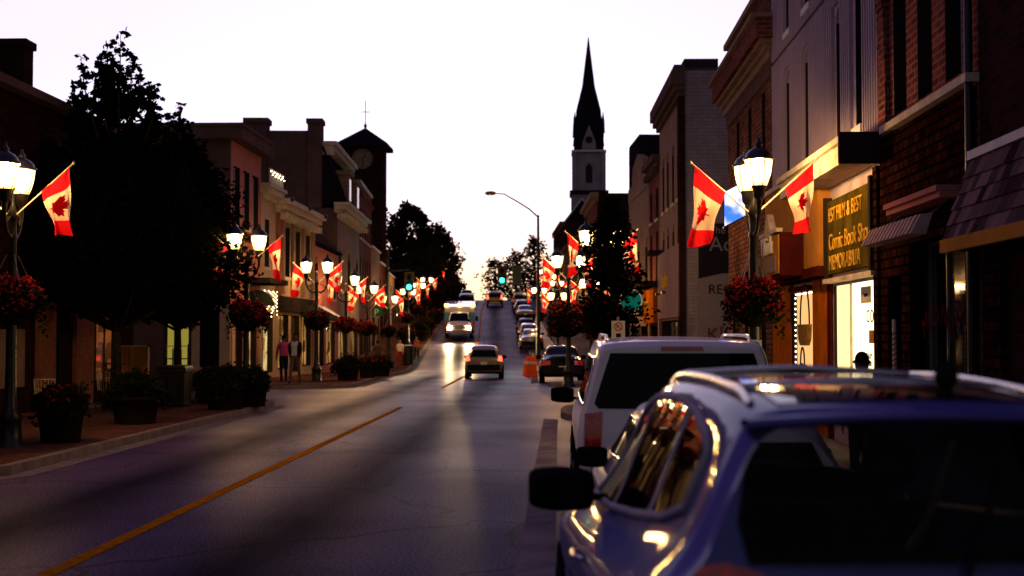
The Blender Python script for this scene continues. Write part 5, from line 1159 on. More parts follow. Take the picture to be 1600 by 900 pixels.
mb = MB(); mb.prism([(-.3,-.3),(.3,-.3),(.3,.12),(0,.4),(-.3,.12)], lambda a, b_, d: (a, d, h+b_), -.02, .0); mb.build('plate', MT['sign_green'], t)
text_mesh('P', .52, 'lettering', MT['sign_white'], t, Matrix(((1,0,0,-.16),(0,0,-1,-.025),(0,1,0,h-.24),(0,0,0,1))), .004)
t, h = post_sign('no_parking_sign', 'white no-parking sign on a post by the slim corner tree', 966, 28.6, 516)
mb = MB(); mb.box(-.15,-.012,h-.26,.15,0,h+.21); mb.build('plate', MT['sign_white'], t)
mb = MB(); mb.tube([(.085*math.cos(k*math.pi/12), -.018, h+.08+.085*math.sin(k*math.pi/12)) for k in range(25)], .012, 6); mb.tube([(-.06,-.018,h+.14),(.06,-.018,h+.02)], .01, 5); mb.build('red_ring', MT['sign_red'], t)
text_mesh('P', .13, 'lettering', MT['trim_dark'], t, Matrix(((1,0,0,-.045),(0,0,-1,-.014),(0,1,0,h+.035),(0,0,0,1))), .003)
mb = MB(); mb.box(-.05,-.018,h-.2,.06,-.013,h-.07); mb.build('arrow_panel', MT['banner_black'], t)
t, h = post_sign('round_sign', 'round teal green sign on a white post behind the slim corner tree', 986, 47.5, 470)
emis('teal_sign', (.02,.55,.40), .08)
mb = MB(); mb.lathe([(.40,-.02),(.40,.0)], (0,0,h), 28, axis='y'); mb.build('disc', MT['teal_sign'], t); mb = MB(); mb.tube([(.41*math.cos(k*math.pi/16), -.015, h+.41*math.sin(k*math.pi/16)) for k in range(33)], .025, 6); mb.build('rim', MT['sign_white'], t)
mb = MB(); mb.box(-.28,-.02,h-.62,.28,.0,h-.46); mb.build('name_plate', MT['sign_white'], t)
lp = LR[0]; t = thing('bus_stop_sign', 'small round-symbol sign strapped to the nearest right lamp post', 'sign', (lp[1], lp[0]-.12, KERB+1.55))
mb = MB(); mb.box(-.1,-.012,-.16,.1,0,.16); mb.build('plate', MT['sign_white'], t); mb = MB(); mb.tube([(.06*math.cos(k*math.pi/10), -.016, .06+.06*math.sin(k*math.pi/10)) for k in range(21)], .01, 5); mb.build('ring', MT['trim_dark'], t)
# orange traffic drum and barrier beyond the silver car
mat('drum_orange', (.75,.09,.01), .5, var=.15); mat('drum_white', (.7,.66,.6), .4, var=.1)
def drum(label, px, Z):
    p = at(px, 580, Z); t = thing('traffic_drum', label, 'traffic drum', (p.x, Z, G(Z)+.01), group='orange traffic drums')
    mb = MB(); mb.lathe([(.34,0),(.34,.06),(.28,.07),(.27,.3),(.25,.31),(.24,.55),(.22,.56),(.21,.8),(.19,.81),(.18,.95),(.02,.98)], n=16); b_ = mb.build('drum_body', MT['drum_orange'], t)
    mb = MB(); mb.lathe([(.272,.16),(.268,.28)], n=16, cap=False); mb.lathe([(.236,.6),(.228,.74)], n=16, cap=False); mb.build('band', MT['drum_white'], b_)
drum('orange traffic drum at the kerb just beyond the black parked saloon', 831, 62); drum('orange traffic drum behind another one, near the right kerb', 826, 66.5)
t = thing('road_barrier', 'low orange and white plank barrier behind the traffic drums', 'barrier', (at(850, 570, 70).x, 70, G(70)), group=None)
mb = MB(); [mb.box(-.7,-.02,.5+k*.35,.7,.02,.7+k*.35) for k in range(2)]; mb.build('plank', MT['drum_orange'], t); mb = MB(); [mb.box(x-.04,-.05,0,x+.04,-.021,1.15) for x in (-.6,.6)]; mb.build('upright', MT['drum_white'], t)

# ------------------------------------------------------------------ people
mat('skin_brown', (.16,.08,.05), .55, var=.15); mat('skin_fair', (.42,.22,.15), .55, var=.15); mat('hair_black', (.008,.007,.007), .6)
for n_, c in (('cloth_pink', (.50,.06,.17)), ('cloth_white', (.62,.58,.52)), ('cloth_black', (.012,.012,.014)), ('cloth_navy', (.02,.022,.04)), ('cloth_khaki', (.13,.10,.06)), ('cloth_red', (.28,.02,.02)), ('cloth_orange', (.7,.13,.02)), ('cloth_brown', (.07,.045,.03))): mat(n_, c, .85, var=.3, scale=6, bump=.3, bscale=25)
def person(label, loc, H, rz, skin, top, legs, sleeves=None, stride=.16, arms=(.12, -.12), shoes='cloth_black', hair='hair_black', look=0., lean=0., jacket=None):
    k = H/1.75; t = thing('person', label, 'person', loc, rz)
    J = {}; E = []
    def j(n_, x, y, z, r): J[n_] = (Vector((x*k, y*k, z*k)), r*k)
    def e(a, b_): E.append((a, b_))
    s = stride
    j('pelvis',0,0,.95,.155); j('waist',0,lean*.2,1.08,.135); j('chest',0,lean*.5,1.28,.16); j('neck0',0,lean*.8,1.43,.085); j('neck',0,lean*.9+.01,1.49,.055); j('head0',0,lean+.02,1.55,.082); j('head1',0,lean+.03,1.64,.112); j('head2',0,lean+.02,1.70,.086)
    for n_ in (('pelvis','waist'),('waist','chest'),('chest','neck0'),('neck0','neck'),('neck','head0'),('head0','head1'),('head1','head2')): e(*n_)
    for sd, sg in (('L',-1),('R',1)):
        f = s*sg; a = arms[0 if sg < 0 else 1]
        j('hip'+sd, sg*.09, 0, .90, .105); j('knee'+sd, sg*.10, f*.55+.03, .50, .066); j('shin'+sd, sg*.10, f*.8, .30, .06); j('ank'+sd, sg*.10, f*1.0-.03, .09, .042); j('toe'+sd, sg*.115, f+.13, .035, .036)
        for n_ in (('pelvis','hip'+sd),('hip'+sd,'knee'+sd),('knee'+sd,'shin'+sd),('shin'+sd,'ank'+sd),('ank'+sd,'toe'+sd)): e(*n_)
        j('sho'+sd, sg*.185, lean*.7, 1.40, .07); j('elb'+sd, sg*.235, a*.5+lean*.6, 1.12, .048); j('wri'+sd, sg*.235, a*1.6+lean*.6+.04, .89, .031); j('palm'+sd, sg*.232, a*1.8+lean*.6+.05, .82, .034)
        for n_ in (('neck0','sho'+sd),('sho'+sd,'elb'+sd),('elb'+sd,'wri'+sd),('wri'+sd,'palm'+sd)): e(*n_)
    names = list(J); me = bpy.data.meshes.new('body'); me.from_pydata([J[n_][0] for n_ in names], [(names.index(a), names.index(b_)) for a, b_ in E], [])
    o = bpy.data.objects.new('tmp', me); COL.objects.link(o); sk = o.modifiers.new('s', 'SKIN'); sub = o.modifiers.new('u', 'SUBSURF'); sub.levels = 2; sub.render_levels = 2
    lay = me.skin_vertices[0] if me.skin_vertices else None
    if lay is None:
        bpy.context.view_layer.objects.active = o; lay = me.skin_vertices.new()
    for i, n_ in enumerate(names): lay.data[i].radius = (J[n_][1]*(1.18 if n_ in ('chest','pelvis','waist') else 1), J[n_][1]*(.82 if n_ in ('chest','pelvis','waist') else 1))
    lay.data[0].use_root = True
    dg = bpy.context.evaluated_depsgraph_get(); bm_ = bpy.data.meshes.new_from_object(o.evaluated_get(dg)); bpy.data.objects.remove(o)
    mats = [MT[skin], MT[top], MT[legs], MT[shoes], MT[sleeves or top]]
    bm_.materials.clear(); [bm_.materials.append(q) for q in mats]
    for p in bm_.polygons:
        c = p.center/k; ax = abs(c.x); p.use_smooth = True
        if c.z < .075: mi = 3
        elif ax > .19 and c.z < 1.36: mi = 0 if c.z < (.90 if sleeves else 1.15) else (4 if sleeves else 1)
        elif c.z < .98: mi = 2
        elif c.z < 1.45: mi = 4 if (sleeves and (ax > .13)) else 1
        else: mi = 0
        p.material_index = mi
    # fingers, face and ears are grown into the same body mesh
    fb = MB()
    for sd, sg in (('L',-1),('R',1)):
        w_ = J['palm'+sd][0]
        for q, ln in enumerate((.075,.085,.08,.062)):
            b0 = w_ + Vector((sg*.004, (-.027+.018*q), -.02))*k; fb.tube([b0, b0+Vector((-sg*.006,.004,-ln*.55))*k, b0+Vector((-sg*.02,.006,-ln))*k], [.0095*k,.0085*k,.006*k], 6)
        b0 = w_ + Vector((0,.03,.02))*k; fb.tube([b0, b0+Vector((-sg*.012,.03,-.03))*k, b0+Vector((-sg*.022,.034,-.06))*k], [.011*k,.0095*k,.007*k], 6)
    hd = J['head1'][0]
    fb.tube([hd+Vector((0,.092,.01))*k, hd+Vector((0,.118,-.025))*k, hd+Vector((0,.098,-.035))*k], [.012*k,.016*k,.01*k], 6)
    for sg in (-1, 1): fb.lathe([(.004,-.012),(.022,0),(.004,.012)], tuple(hd+Vector((sg*.098,0,-.01))*k), 8, axis='x')
    o0 = len(bm_.vertices); bmx = bmesh.new(); bmx.from_mesh(bm_)
    vv = [bmx.verts.new(v) for v in fb.v]
    for f in fb.f:
        try: ff = bmx.faces.new([vv[i] for i in f]); ff.smooth = True; ff.material_index = 0
        except ValueError: pass
    bmx.to_mesh(bm_); bmx.free()
    bo = bpy.data.objects.new('body', bm_); COL.objects.link(bo); bo.parent = t
    hb = MB(); hc = hd + Vector((0,-.012,.035))*k
    hb.grid(lambda u, v: tuple(hc + Vector((.088*math.sin(v*1.7)*math.cos(u*2*math.pi), .097*math.sin(v*1.7)*math.sin(u*2*math.pi) - .010 - .012*v, .088*math.cos(v*1.7) - .035*v*max(0, .4-math.sin(u*2*math.pi))))*k), 20, 8)
    ho = hb.build('hair', MT[hair], t)
    eb = MB(); [eb.lathe([(.001,.0),(.011,-.004),(.011,-.012)], tuple(hd+Vector((sg*.036,.092,.018))*k), 8, axis='y') for sg in (-1,1)]; eb.tube([hd+Vector((-.025,.094,-.055))*k, hd+Vector((.025,.094,-.055))*k], .005*k, 5); eb.build('eyes_and_mouth', MT['hair_black'], bo)
    if jacket:   # open jacket fronts and shopping bag
        jb = MB(); [jb.tube([J['sho'+sd][0]+Vector((-sg*.03,.02,.02))*k, Vector((sg*.15,.085,1.25))*k, Vector((sg*.155,.075,1.0))*k], [.05*k,.05*k,.055*k], 8) for sd, sg in (('L',-1),('R',1))]; jb.build('jacket_front', MT[jacket], t)
    return t
def px_person(px, py, Z): p = at(px, py, Z); return (p.x, Z, G(Z)+KERB)
person('man in a pink shirt walking with his back turned on the left pavement', px_person(443, 590, 47.4), 1.74, rad(20), 'skin_brown', 'cloth_pink', 'cloth_black', stride=.12)
person('man in a white top and open black jacket walking towards us on the left pavement', px_person(461, 592, 45.6), 1.80, rad(170), 'skin_brown', 'cloth_white', 'cloth_khaki', sleeves='cloth_black', stride=.2, jacket='cloth_black')
person('man in a white shirt and red trousers beside the far litter bin', px_person(625, 560, 83), 1.72, rad(180), 'skin_fair', 'cloth_white', 'cloth_red', stride=.08)
person('person in an orange shirt behind the far litter bin', px_person(651, 560, 88.5), 1.66, rad(150), 'skin_fair', 'cloth_orange', 'cloth_navy', stride=.1)
person('dim figure in brown walking between the left lamps', px_person(590, 570, 70), 1.72, rad(30), 'skin_brown', 'cloth_brown', 'cloth_navy', stride=.2)
ph = at(1347, 570, 14.6); person('dark-haired person standing before the lit shop window, only the head showing', (ph.x, 14.6, KERB), 1.60, rad(-10), 'skin_brown', 'cloth_black', 'cloth_navy', stride=.05)
# ------------------------------------------------------------------ vehicles
def paint(name, c, metal=.35, rough=.28, coat=1.): return mat(name, c, rough, metal, .04, 2, coat=coat)
paint('paint_lilac', (.06,.066,.23), .12, .45, .5); paint('paint_silver', (.86,.80,.72), .0, .38, .6); paint('paint_white', (.6,.58,.6), .1); paint('paint_tan', (.15,.125,.10), .4)
paint('paint_black', (.005,.005,.006), .0, .4, .35); paint('paint_dark', (.014,.011,.013), .1); paint('paint_blue', (.05,.42,.85), .0); paint('paint_grey', (.05,.045,.05), .3)
paint('paint_amb', (.55,.50,.45), .0); paint('paint_maroon', (.07,.02,.02), .3)
mat('tyre', (.012,.012,.012), .85); mat('rim', (.3,.3,.31), .3, .9); mat('plastic_black', (.012,.012,.013), .5, var=.2)
m, nt, out = nt_new('car_glass'); L = nt.links.new; MT['car_glass'] = m
d_ = N(nt, 'ShaderNodeBsdfDiffuse'); d_.inputs[0].default_value = (.003,.003,.004,1); g_ = N(nt, 'ShaderNodeBsdfGlossy'); g_.inputs['Roughness'].default_value = .02
f_ = N(nt, 'ShaderNodeFresnel'); f_.inputs[0].default_value = 1.45; k_ = N(nt, 'ShaderNodeMapRange'); k_.inputs[4].default_value = .30; L(f_.outputs[0], k_.inputs[0])
s_ = N(nt, 'ShaderNodeMixShader'); L(k_.outputs[0], s_.inputs[0]); L(d_.outputs[0], s_.inputs[1]); L(g_.outputs[0], s_.inputs[2]); L(s_.outputs[0], out.inputs[0]); mat('pillar_grey', (.42,.39,.37), .6); mat('chrome', (.45,.43,.44), .18, .9, var=.1)
mat('roof_glass', (.012,.009,.009), .06, var=0, spec=.6)
mat('tail_red', (.85,.015,.012), .12, coat=1., var=.75, scale=22); emis('tail_lit', (1,.07,.04), 3.5); emis('tail_brake', (1,.06,.025), 3); emis('head_lit', (1,.70,.34), 300); emis('amber_lit', (1,.42,.06), 7); emis('white_lit', (.9,.86,1), .75)
mat('plate', (.55,.53,.5), .4, var=.1); mat('lamp_clear', (.35,.33,.3), .08, .3, var=.4, scale=14, coat=1.)

m, nt, out = nt_new('clear_glass'); L = nt.links.new
tr = N(nt, 'ShaderNodeBsdfTransparent'); tr.inputs[0].default_value = (.68,.66,.64,1); gl = N(nt, 'ShaderNodeBsdfGlossy'); gl.inputs['Roughness'].default_value = .03
fr = N(nt, 'ShaderNodeFresnel'); fr.inputs[0].default_value = 1.18; ms = N(nt, 'ShaderNodeMixShader'); L(fr.outputs[0], ms.inputs[0]); L(tr.outputs[0], ms.inputs[1]); L(gl.outputs[0], ms.inputs[2]); L(ms.outputs[0], out.inputs[0]); MT['clear_glass'] = m
def cr1(p0, p1, p2, p3, t):
    m1 = (p2-p0)*.5; m2 = (p3-p1)*.5
    if (p1-p0)*(p2-p1) <= 0: m1 = 0
    if (p2-p1)*(p3-p2) <= 0: m2 = 0
    t2, t3 = t*t, t*t*t
    return (2*t3-3*t2+1)*p1 + (t3-2*t2+t)*m1 + (-2*t3+3*t2)*p2 + (t3-t2)*m2
class Car:
    """lofted car body.  stations: (y, zlow, zmid, zbelt, ztop, Wlow, Wmax, Wbelt, Wtop), y = 0 at the tail"""
    NR = 8
    def __init__(s, st, rake=.3, zr=.9, yr=1.0, bulge=.08, crown=.03):
        s.st = st; s.rake = rake; s.zr = zr; s.yr = yr; s.bulge = bulge; s.crown = crown
    def vals(s, y):
        st = s.st
        if y <= st[0][0]: return st[0][1:]
        if y >= st[-1][0]: return st[-1][1:]
        for i in range(len(st)-1):
            if st[i][0] <= y <= st[i+1][0]:
                a, b = st[i], st[i+1]; t = (y-a[0])/(b[0]-a[0])
                p, n = st[max(0,i-1)], st[min(len(st)-1,i+2)]
                return tuple(cr1(p[k], a[k], b[k], n[k], t) for k in range(1, 9))
    def prof(s, y, n=6):
        """half ring, bottom centre to top centre: [(x, z)]"""
        zl, zm, zb, zt, wl, wm, wb, wt = s.vals(y)
        h = max(.02, zt-zb)
        P = [(0, zl), (wl*.9, zl), (wl, zl+.07), (wm, zm), (wm-.012, zm+(zb-zm)*.5), (wb, zb), (wb+(wt-wb)*.62, zb+h*.58), (wt, zt-min(.05, h*.2)), (wt-min(.1, wt*.2), zt), (wt*.5, zt+s.crown*.75), (0, zt+s.crown)]
        out = []
        for i in range(len(P)-1):
            p0, p1, p2, p3 = P[max(0,i-1)], P[i], P[i+1], P[min(len(P)-1,i+2)]
            for k in range(n):
                t = k/n; out.append((cr1(p0[0],p1[0],p2[0],p3[0],t), cr1(p0[1],p1[1],p2[1],p3[1],t)))
        out.append(P[-1]); return out
    def fy(s, y, x, z):
        """tail leans forward with height and bulges in plan"""
        k = max(0, 1 - y/s.yr); wm = .95
        return y + k*k*(s.rake*max(0, z-s.zr)) - k*k*s.bulge*(1-min(1, (x/wm)**2)) + s.bulge*k*k
    def yraw(s, yy, x, z):
        y = yy
        for _ in range(14): y = y - .7*(s.fy(y, x, z) - yy)
        return max(0, y)
    def Wz(s, y, z):
        pr = s.prof(y)
        best = None
        for (x0, z0), (x1, z1) in zip(pr, pr[1:]):
            if z0 <= z <= z1 and z1 > z0: t = (z-z0)/(z1-z0); x = x0+(x1-x0)*t; best = x if best is None else max(best, x)
        return best if best is not None else pr[-4][0]
    def Zx(s, y, x):
        pr = s.prof(y); x = abs(x)
        for (x0, z0), (x1, z1) in list(zip(pr, pr[1:]))[::-1]:
            if x1 <= x <= x0: return z0+(z1-z0)*((x-x0)/(x1-x0) if x1 != x0 else 0)
        return pr[-1][1]
    def body(s, mb, dy=.08, n=6, cap_front=True, holes=None):
        L_ = s.st[-1][0]; ys = [L_*i/int(L_/dy) for i in range(int(L_/dy)+1)]
        rings = []
        for y in ys:
            pr = s.prof(y, n); ring = [(x, z) for x, z in pr] + [(-x, z) for x, z in pr[-2:0:-1]]
            rings.append([(x, s.fy(y, x, z), z) for x, z in ring])
        m = len(rings[0]); vs = [q for r in rings for q in r]
        fs = [(i*m+k, (i+1)*m+k, (i+1)*m+(k+1) % m, i*m+(k+1) % m) for i in range(len(ys)-1) for k in range(m)]
        if holes:      # leave the rear window and the windscreen open
            def inp(q, P_):
                c = False; j = len(P_)-1
                for i in range(len(P_)):
                    a, b = P_[i], P_[j]
                    if (a[1] > q[1]) != (b[1] > q[1]) and q[0] < (b[0]-a[0])*(q[1]-a[1])/(b[1]-a[1])+a[0]: c = not c
                    j = i
                return c
            def open_(f):
                c = [sum(vs[i][k] for i in f)/4 for k in range(3)]; y = sum(ys[i//m] for i in f)/4
                return c[2] > 1.0 and inp((c[0]*1.03, y), holes[1])
            fs = [f for f in fs if not open_(f)]
        mb.add(vs, fs, 0, True)
        for y, rev in ((0, False), (L_, True)):      # end caps as shrinking rings
            pr = s.prof(y, n); ring = [(x, z) for x, z in pr] + [(-x, z) for x, z in pr[-2:0:-1]]; zc = sum(z for _, z in ring)/len(ring)
            if holes and not rev:
                hp = [(x*.985, 1.43+(z-1.43)*.97) for x, z in holes[0]]; g = [(-.9+.1*i, .5+.1*k) for i in range(19) for k in range(13)]
                rg = [q for i, q in enumerate(ring) if q != ring[i-1]]; g = [q for q in g if inp(q, rg)]
                V2 = [Vector(q) for q in rg + hp + g]; nr, nh = len(rg), len(hp)
                r = delaunay_2d_cdt(V2, [(i, (i+1) % nr) for i in range(nr)] + [(nr+i, nr+(i+1) % nh) for i in range(nh)], [], 1, 1e-5)
                tr = [f for f in r[2] if not inp((sum(r[0][i][0] for i in f)/3, sum(r[0][i][1] for i in f)/3), hp)]
                mb.add([(q[0], s.fy(0, q[0], q[1]), q[1]) for q in r[0]], [tuple(f) for f in tr], 0, True); continue
            S = [1, .97, .8, .6, .4, .2, .02]; vs = []
            for q in S:
                for x, z in ring:
                    x2, z2 = x*q, zc+(z-zc)*q; vs.append((x2, s.fy(y, x2, z2) + (0 if not rev else .06*(1-q*q)), z2))
            mb.add(vs, [(i*m+k, i*m+(k+1) % m, (i+1)*m+(k+1) % m, (i+1)*m+k) for i in range(len(S)-1) for k in range(m)], 0, True)
    # panels laid on the body
    def fill(s, poly, step):
        pts = []; n = len(poly)
        for i in range(n):
            a, b = poly[i], poly[(i+1) % n]; d = math.hypot(b[0]-a[0], b[1]-a[1]); k = max(1, int(d/step))
            pts += [(a[0]+(b[0]-a[0])*j/k, a[1]+(b[1]-a[1])*j/k) for j in range(k)]
        x0, x1 = min(p[0] for p in pts), max(p[0] for p in pts); y0, y1 = min(p[1] for p in pts), max(p[1] for p in pts)
        def inside(q):
            c = False; j = len(pts)-1
            for i in range(len(pts)):
                a, b = pts[i], pts[j]
                if (a[1] > q[1]) != (b[1] > q[1]) and q[0] < (b[0]-a[0])*(q[1]-a[1])/(b[1]-a[1])+a[0]: c = not c
                j = i
            return c
        g = []; yy = y0+step*.5
        while yy < y1:
            xx = x0+step*.5
            while xx < x1:
                if inside((xx, yy)) and min((xx-p[0])**2+(yy-p[1])**2 for p in pts) > (step*.4)**2: g.append((xx, yy))
                xx += step
            yy += step
        r = delaunay_2d_cdt([Vector(p) for p in pts+g], [(i, (i+1) % len(pts)) for i in range(len(pts))], [], 1, 1e-6)
        return [tuple(q) for q in r[0]], [tuple(f) for f in r[2]], pts
    def side(s, mb, poly, off=.006, mi=0, sides=(-1, 1), step=.08, trim=None, tr=.011):
        V_, F_, B_ = s.fill(poly, step)
        for sg in sides:
            def P(y, z, o=off):
                x = s.Wz(s.yraw(y, .6, z), z); return (sg*(x+o), y, z)
            mb.add([P(y, z) for y, z in V_], F_, mi, True)
            if trim is not None: trim.tube([P(y, z, off) for y, z in B_ + B_[:1]], tr, 6, caps=False)
    def tail(s, mb, poly, off=.006, mi=0, step=.1, mirror=False, trim=None, tr=.01, y0=0.):
        for sg in ((1, -1) if mirror else (1,)):
            V_, F_, B_ = s.fill([(x*sg, z) for x, z in poly], step)
            P = lambda x, z: (x, s.fy(y0, x, z)-off, z)
            mb.add([P(x, z) for x, z in V_], F_, mi, True)
            if trim is not None: trim.tube([P(x, z) for x, z in B_ + B_[:1]], tr, 6, caps=False)
    def top(s, mb, poly, off=.006, mi=0, step=.12, trim=None, tr=.01):      # poly in (x, y)
        V_, F_, B_ = s.fill(poly, step); P = lambda x, y: (x, s.fy(y, x, s.Zx(y, x)), s.Zx(y, x)+off)
        mb.add([P(x, y) for x, y in V_], F_, mi, True)
        if trim is not None: trim.tube([P(x, y) for x, y in B_ + B_[:1]], tr, 6, caps=False)

def wheel_mesh(mbt, mbr, x, y, r, w_, sg):
    mbt.lathe([(r*.62,-w_/2),(r*.92,-w_/2),(r,-w_*.32),(r,w_*.32),(r*.92,w_/2),(r*.62,w_/2)], (x, y, r), 20, axis='x')
    mbr.lathe([(r*.64,sg*w_*.30),(r*.6,sg*w_*.42),(r*.2,sg*w_*.36),(.02,sg*w_*.42)], (x, y, r), 20, axis='x')
    for k in range(5):
        a = k*2*math.pi/5; xx = x+sg*w_*.44; mbr.tube([(xx, y+.1*r*math.cos(a), r+.1*r*math.sin(a)), (xx, y+r*.58*math.cos(a), r+r*.58*math.sin(a))], r*.07, 5)
def add_wheels(t, ys, W, r=.33, w_=.22):
    for y in ys:
        for sg in (-1, 1):
            a, b = MB(), MB(); x = sg*(W-w_/2+.01); wheel_mesh(a, b, 0, 0, r, w_, sg)
            wo = a.build('wheel', MT['tyre'], t); wo.location = (x, y, 0); b.build('rim', MT['rim'], wo)
def arches(t, ys, W, r):
    mb = MB()
    for y in ys:
        for sg in (-1, 1): mb.lathe([(r*1.16, sg*(W+.002)), (0.01, sg*(W+.003))], (0, y, r), 24, axis='x')
    mb.build('wheel_arch', MT['plastic_black'], t)
def mirrors(t, y, x, z, mt, sc=1., block=False):
    for sg in (-1, 1):
        mb = MB(); s_ = sc
        mb.grid(lambda u, v: (sg*(x+.02+.25*s_*(.5-.5*math.cos(math.pi*v))) , y+.055*s_*math.cos(2*math.pi*u)*math.sin(math.pi*(.12+.76*v))**.6, z+.085*s_*math.sin(2*math.pi*u)*math.sin(math.pi*(.14+.74*v))**.5+.012*v), 16, 10)
        mb.box(min(sg*(x-.06), sg*(x+.06)), y-.03, z-.05, max(sg*(x-.06), sg*(x+.06)), y+.03, z-.02)
        o = mb.build('mirror', MT[mt], t)
        gb = MB(); gb.prism([(.04,-.06),(.23,-.045),(.235,.05),(.05,.07)], lambda a, b, d: (sg*(x+a*s_), y-d, z+b*s_), .055*s_, .062*s_); gb.build('mirror_glass', MT['car_glass'], o)
def car(name, label, cat, loc, rz, c, pnt, L_, W, sides=None, tailg=None, wind=None, lights=None, wheels=(.8, 3.5), wr=.33, dy=.1, n=5, lit='tail_red', plate_z=.8, extra=None, mir=None, hollow=False, group=None, third=None, bump=True):
    t = thing(name, label, cat, loc, rz, group)
    mb = MB(); c.body(mb, dy, n, holes=(tailg, wind) if hollow else None); mb.build('body', MT[pnt], t)
    if sides:
        mb, tb = MB(), MB()
        for poly in sides: c.side(mb, poly, trim=tb, tr=.019 if hollow else .011)
        mb.build('side_window', MT['car_glass'], t); tb.build('window_trim', MT['pillar_grey' if hollow else 'chrome'], t)
    if tailg: mb = MB(); c.tail(mb, tailg, .008); mb.build('rear_window', MT['clear_glass' if hollow else 'car_glass'], t)
    if wind: mb = MB(); c.top(mb, wind, .008); mb.build('windscreen', MT['clear_glass' if hollow else 'car_glass'], t)
    for poly, sg in ((lights, 1), (lights, -1)) if lights else ():
        mb = MB(); c.tail(mb, [(x*sg, z) for x, z in poly], .012); mb.build('tail_lamp', MT[lit], t)
    if third: mb = MB(); c.tail(mb, third, .012); mb.build('brake_lamp', MT['tail_red'] if lit == 'tail_red' else MT[lit], t)
    if bump:
        zb = c.vals(0)[0]; wl = c.vals(0)[5]
        mb = MB(); c.tail(mb, [(-wl*.92, zb+.03), (wl*.92, zb+.03), (wl*.9, zb+.30), (-wl*.9, zb+.30)], .035); mb.build('bumper', MT['plastic_black'], t)
    if plate_z: mb = MB(); c.tail(mb, [(-.15, plate_z-.075), (.15, plate_z-.075), (.15, plate_z+.075), (-.15, plate_z+.075)], .014); mb.build('number_plate', MT['plate'], t)
    arches(t, wheels, W, wr); add_wheels(t, wheels, W, wr)
    if mir: mirrors(t, *mir)
    return t
def yawed(px_, py_, Z): p = at(px_, py_, Z); return p.x

# nearest: pale lilac crossover, parked, its tail at the bottom right of the photo
S_ = [(0, .42, .93, 1.27, 1.66, .80, .88, .72, .53), (.25, .32, .90, 1.29, 1.70, .84, .92, .76, .55), (.7, .28, .82, 1.27, 1.735, .88, .95, .735, .565), (1.4, .25, .80, 1.20, 1.755, .90, .96, .765, .575), (2.1, .25, .80, 1.14, 1.74, .90, .96, .785, .57),
      (2.6, .25, .80, 1.10, 1.66, .90, .96, .795, .555), (3.0, .25, .80, 1.07, 1.45, .90, .96, .80, .58), (3.35, .25, .79, 1.05, 1.14, .90, .96, .80, .66), (3.9, .28, .74, .98, 1.03, .88, .94, .80, .62), (4.3, .34, .66, .88, .92, .80, .88, .74, .56), (4.5, .42, .6, .74, .78, .70, .78, .66, .48)]
c1 = Car(S_, rake=.42, zr=1.0, yr=.9, bulge=.10, crown=.022)
side1 = [(3.28, 1.085), (2.95, 1.40), (2.55, 1.585), (2.1, 1.66), (1.5, 1.685), (1.05, 1.66), (.75, 1.60), (.62, 1.545), (.66, 1.36), (1.0, 1.275), (1.6, 1.205), (2.4, 1.13)]
t = car('crossover', 'blue crossover reflecting the dusk sky, with a dark glass roof, nearest at the lower right', 'car', (1.17, 3.78, 0), rad(3.4), c1, 'paint_lilac', 4.5, .96,
        sides=[side1], tailg=[(-.60, 1.25), (.60, 1.25), (.625, 1.37), (.585, 1.56), (.53, 1.665), (-.53, 1.665), (-.585, 1.56), (-.625, 1.37)],
        wind=[(-.72, 3.26), (.72, 3.26), (.56, 2.75), (.5, 2.62), (-.5, 2.62), (-.56, 2.75)],
        lights=[(.46, 1.17), (.5, 1.04), (.84, 1.0), (.82, 1.17), (.74, 1.25), (.66, 1.262), (.57, 1.235)], wheels=(.85, 3.55), wr=.36, dy=.05, n=8, plate_z=.82, mir=(2.72, .82, 1.165, 'plastic_black', 1.3), third=None, hollow=True)
mb = MB()
for y in (2.28, 1.30): c1.side(mb, [(y-.035, 1.14+(2.28-y)*.085), (y+.035, 1.135+(2.28-y)*.085), (y-.10, 1.675), (y-.17, 1.675)], .010)
split_build(mb, 'door_pillar', MT['pillar_grey'], t, (0,0,0))
mb = MB(); c1.top(mb, [(-.43, .34), (.43, .34), (.45, 1.2), (.44, 2.5), (-.44, 2.5), (-.45, 1.2)], .006); mb.build('roof_glass', MT['roof_glass'], t)
for sg in (-1, 1):
    mb = MB(); ys = [.5+.2*i for i in range(10)]; mb.tube([(sg*.50, c1.fy(y, .5, 1.7), c1.Zx(y, .5)+(.022 if 0 < i < 9 else .0)) for i, y in enumerate(ys)], .016, 8); mb.build('roof_rail', MT['chrome'], t)
mb = MB()
for y in (.75, 1.75): mb.tube([(-.5, y+.2, c1.Zx(y, .5)+.02), (0, y+.2, c1.Zx(y, 0)+.018), (.5, y+.2, c1.Zx(y, .5)+.02)], .017, 8)
split_build(mb, 'cross_bar', MT['chrome'], t, (0,0,0))
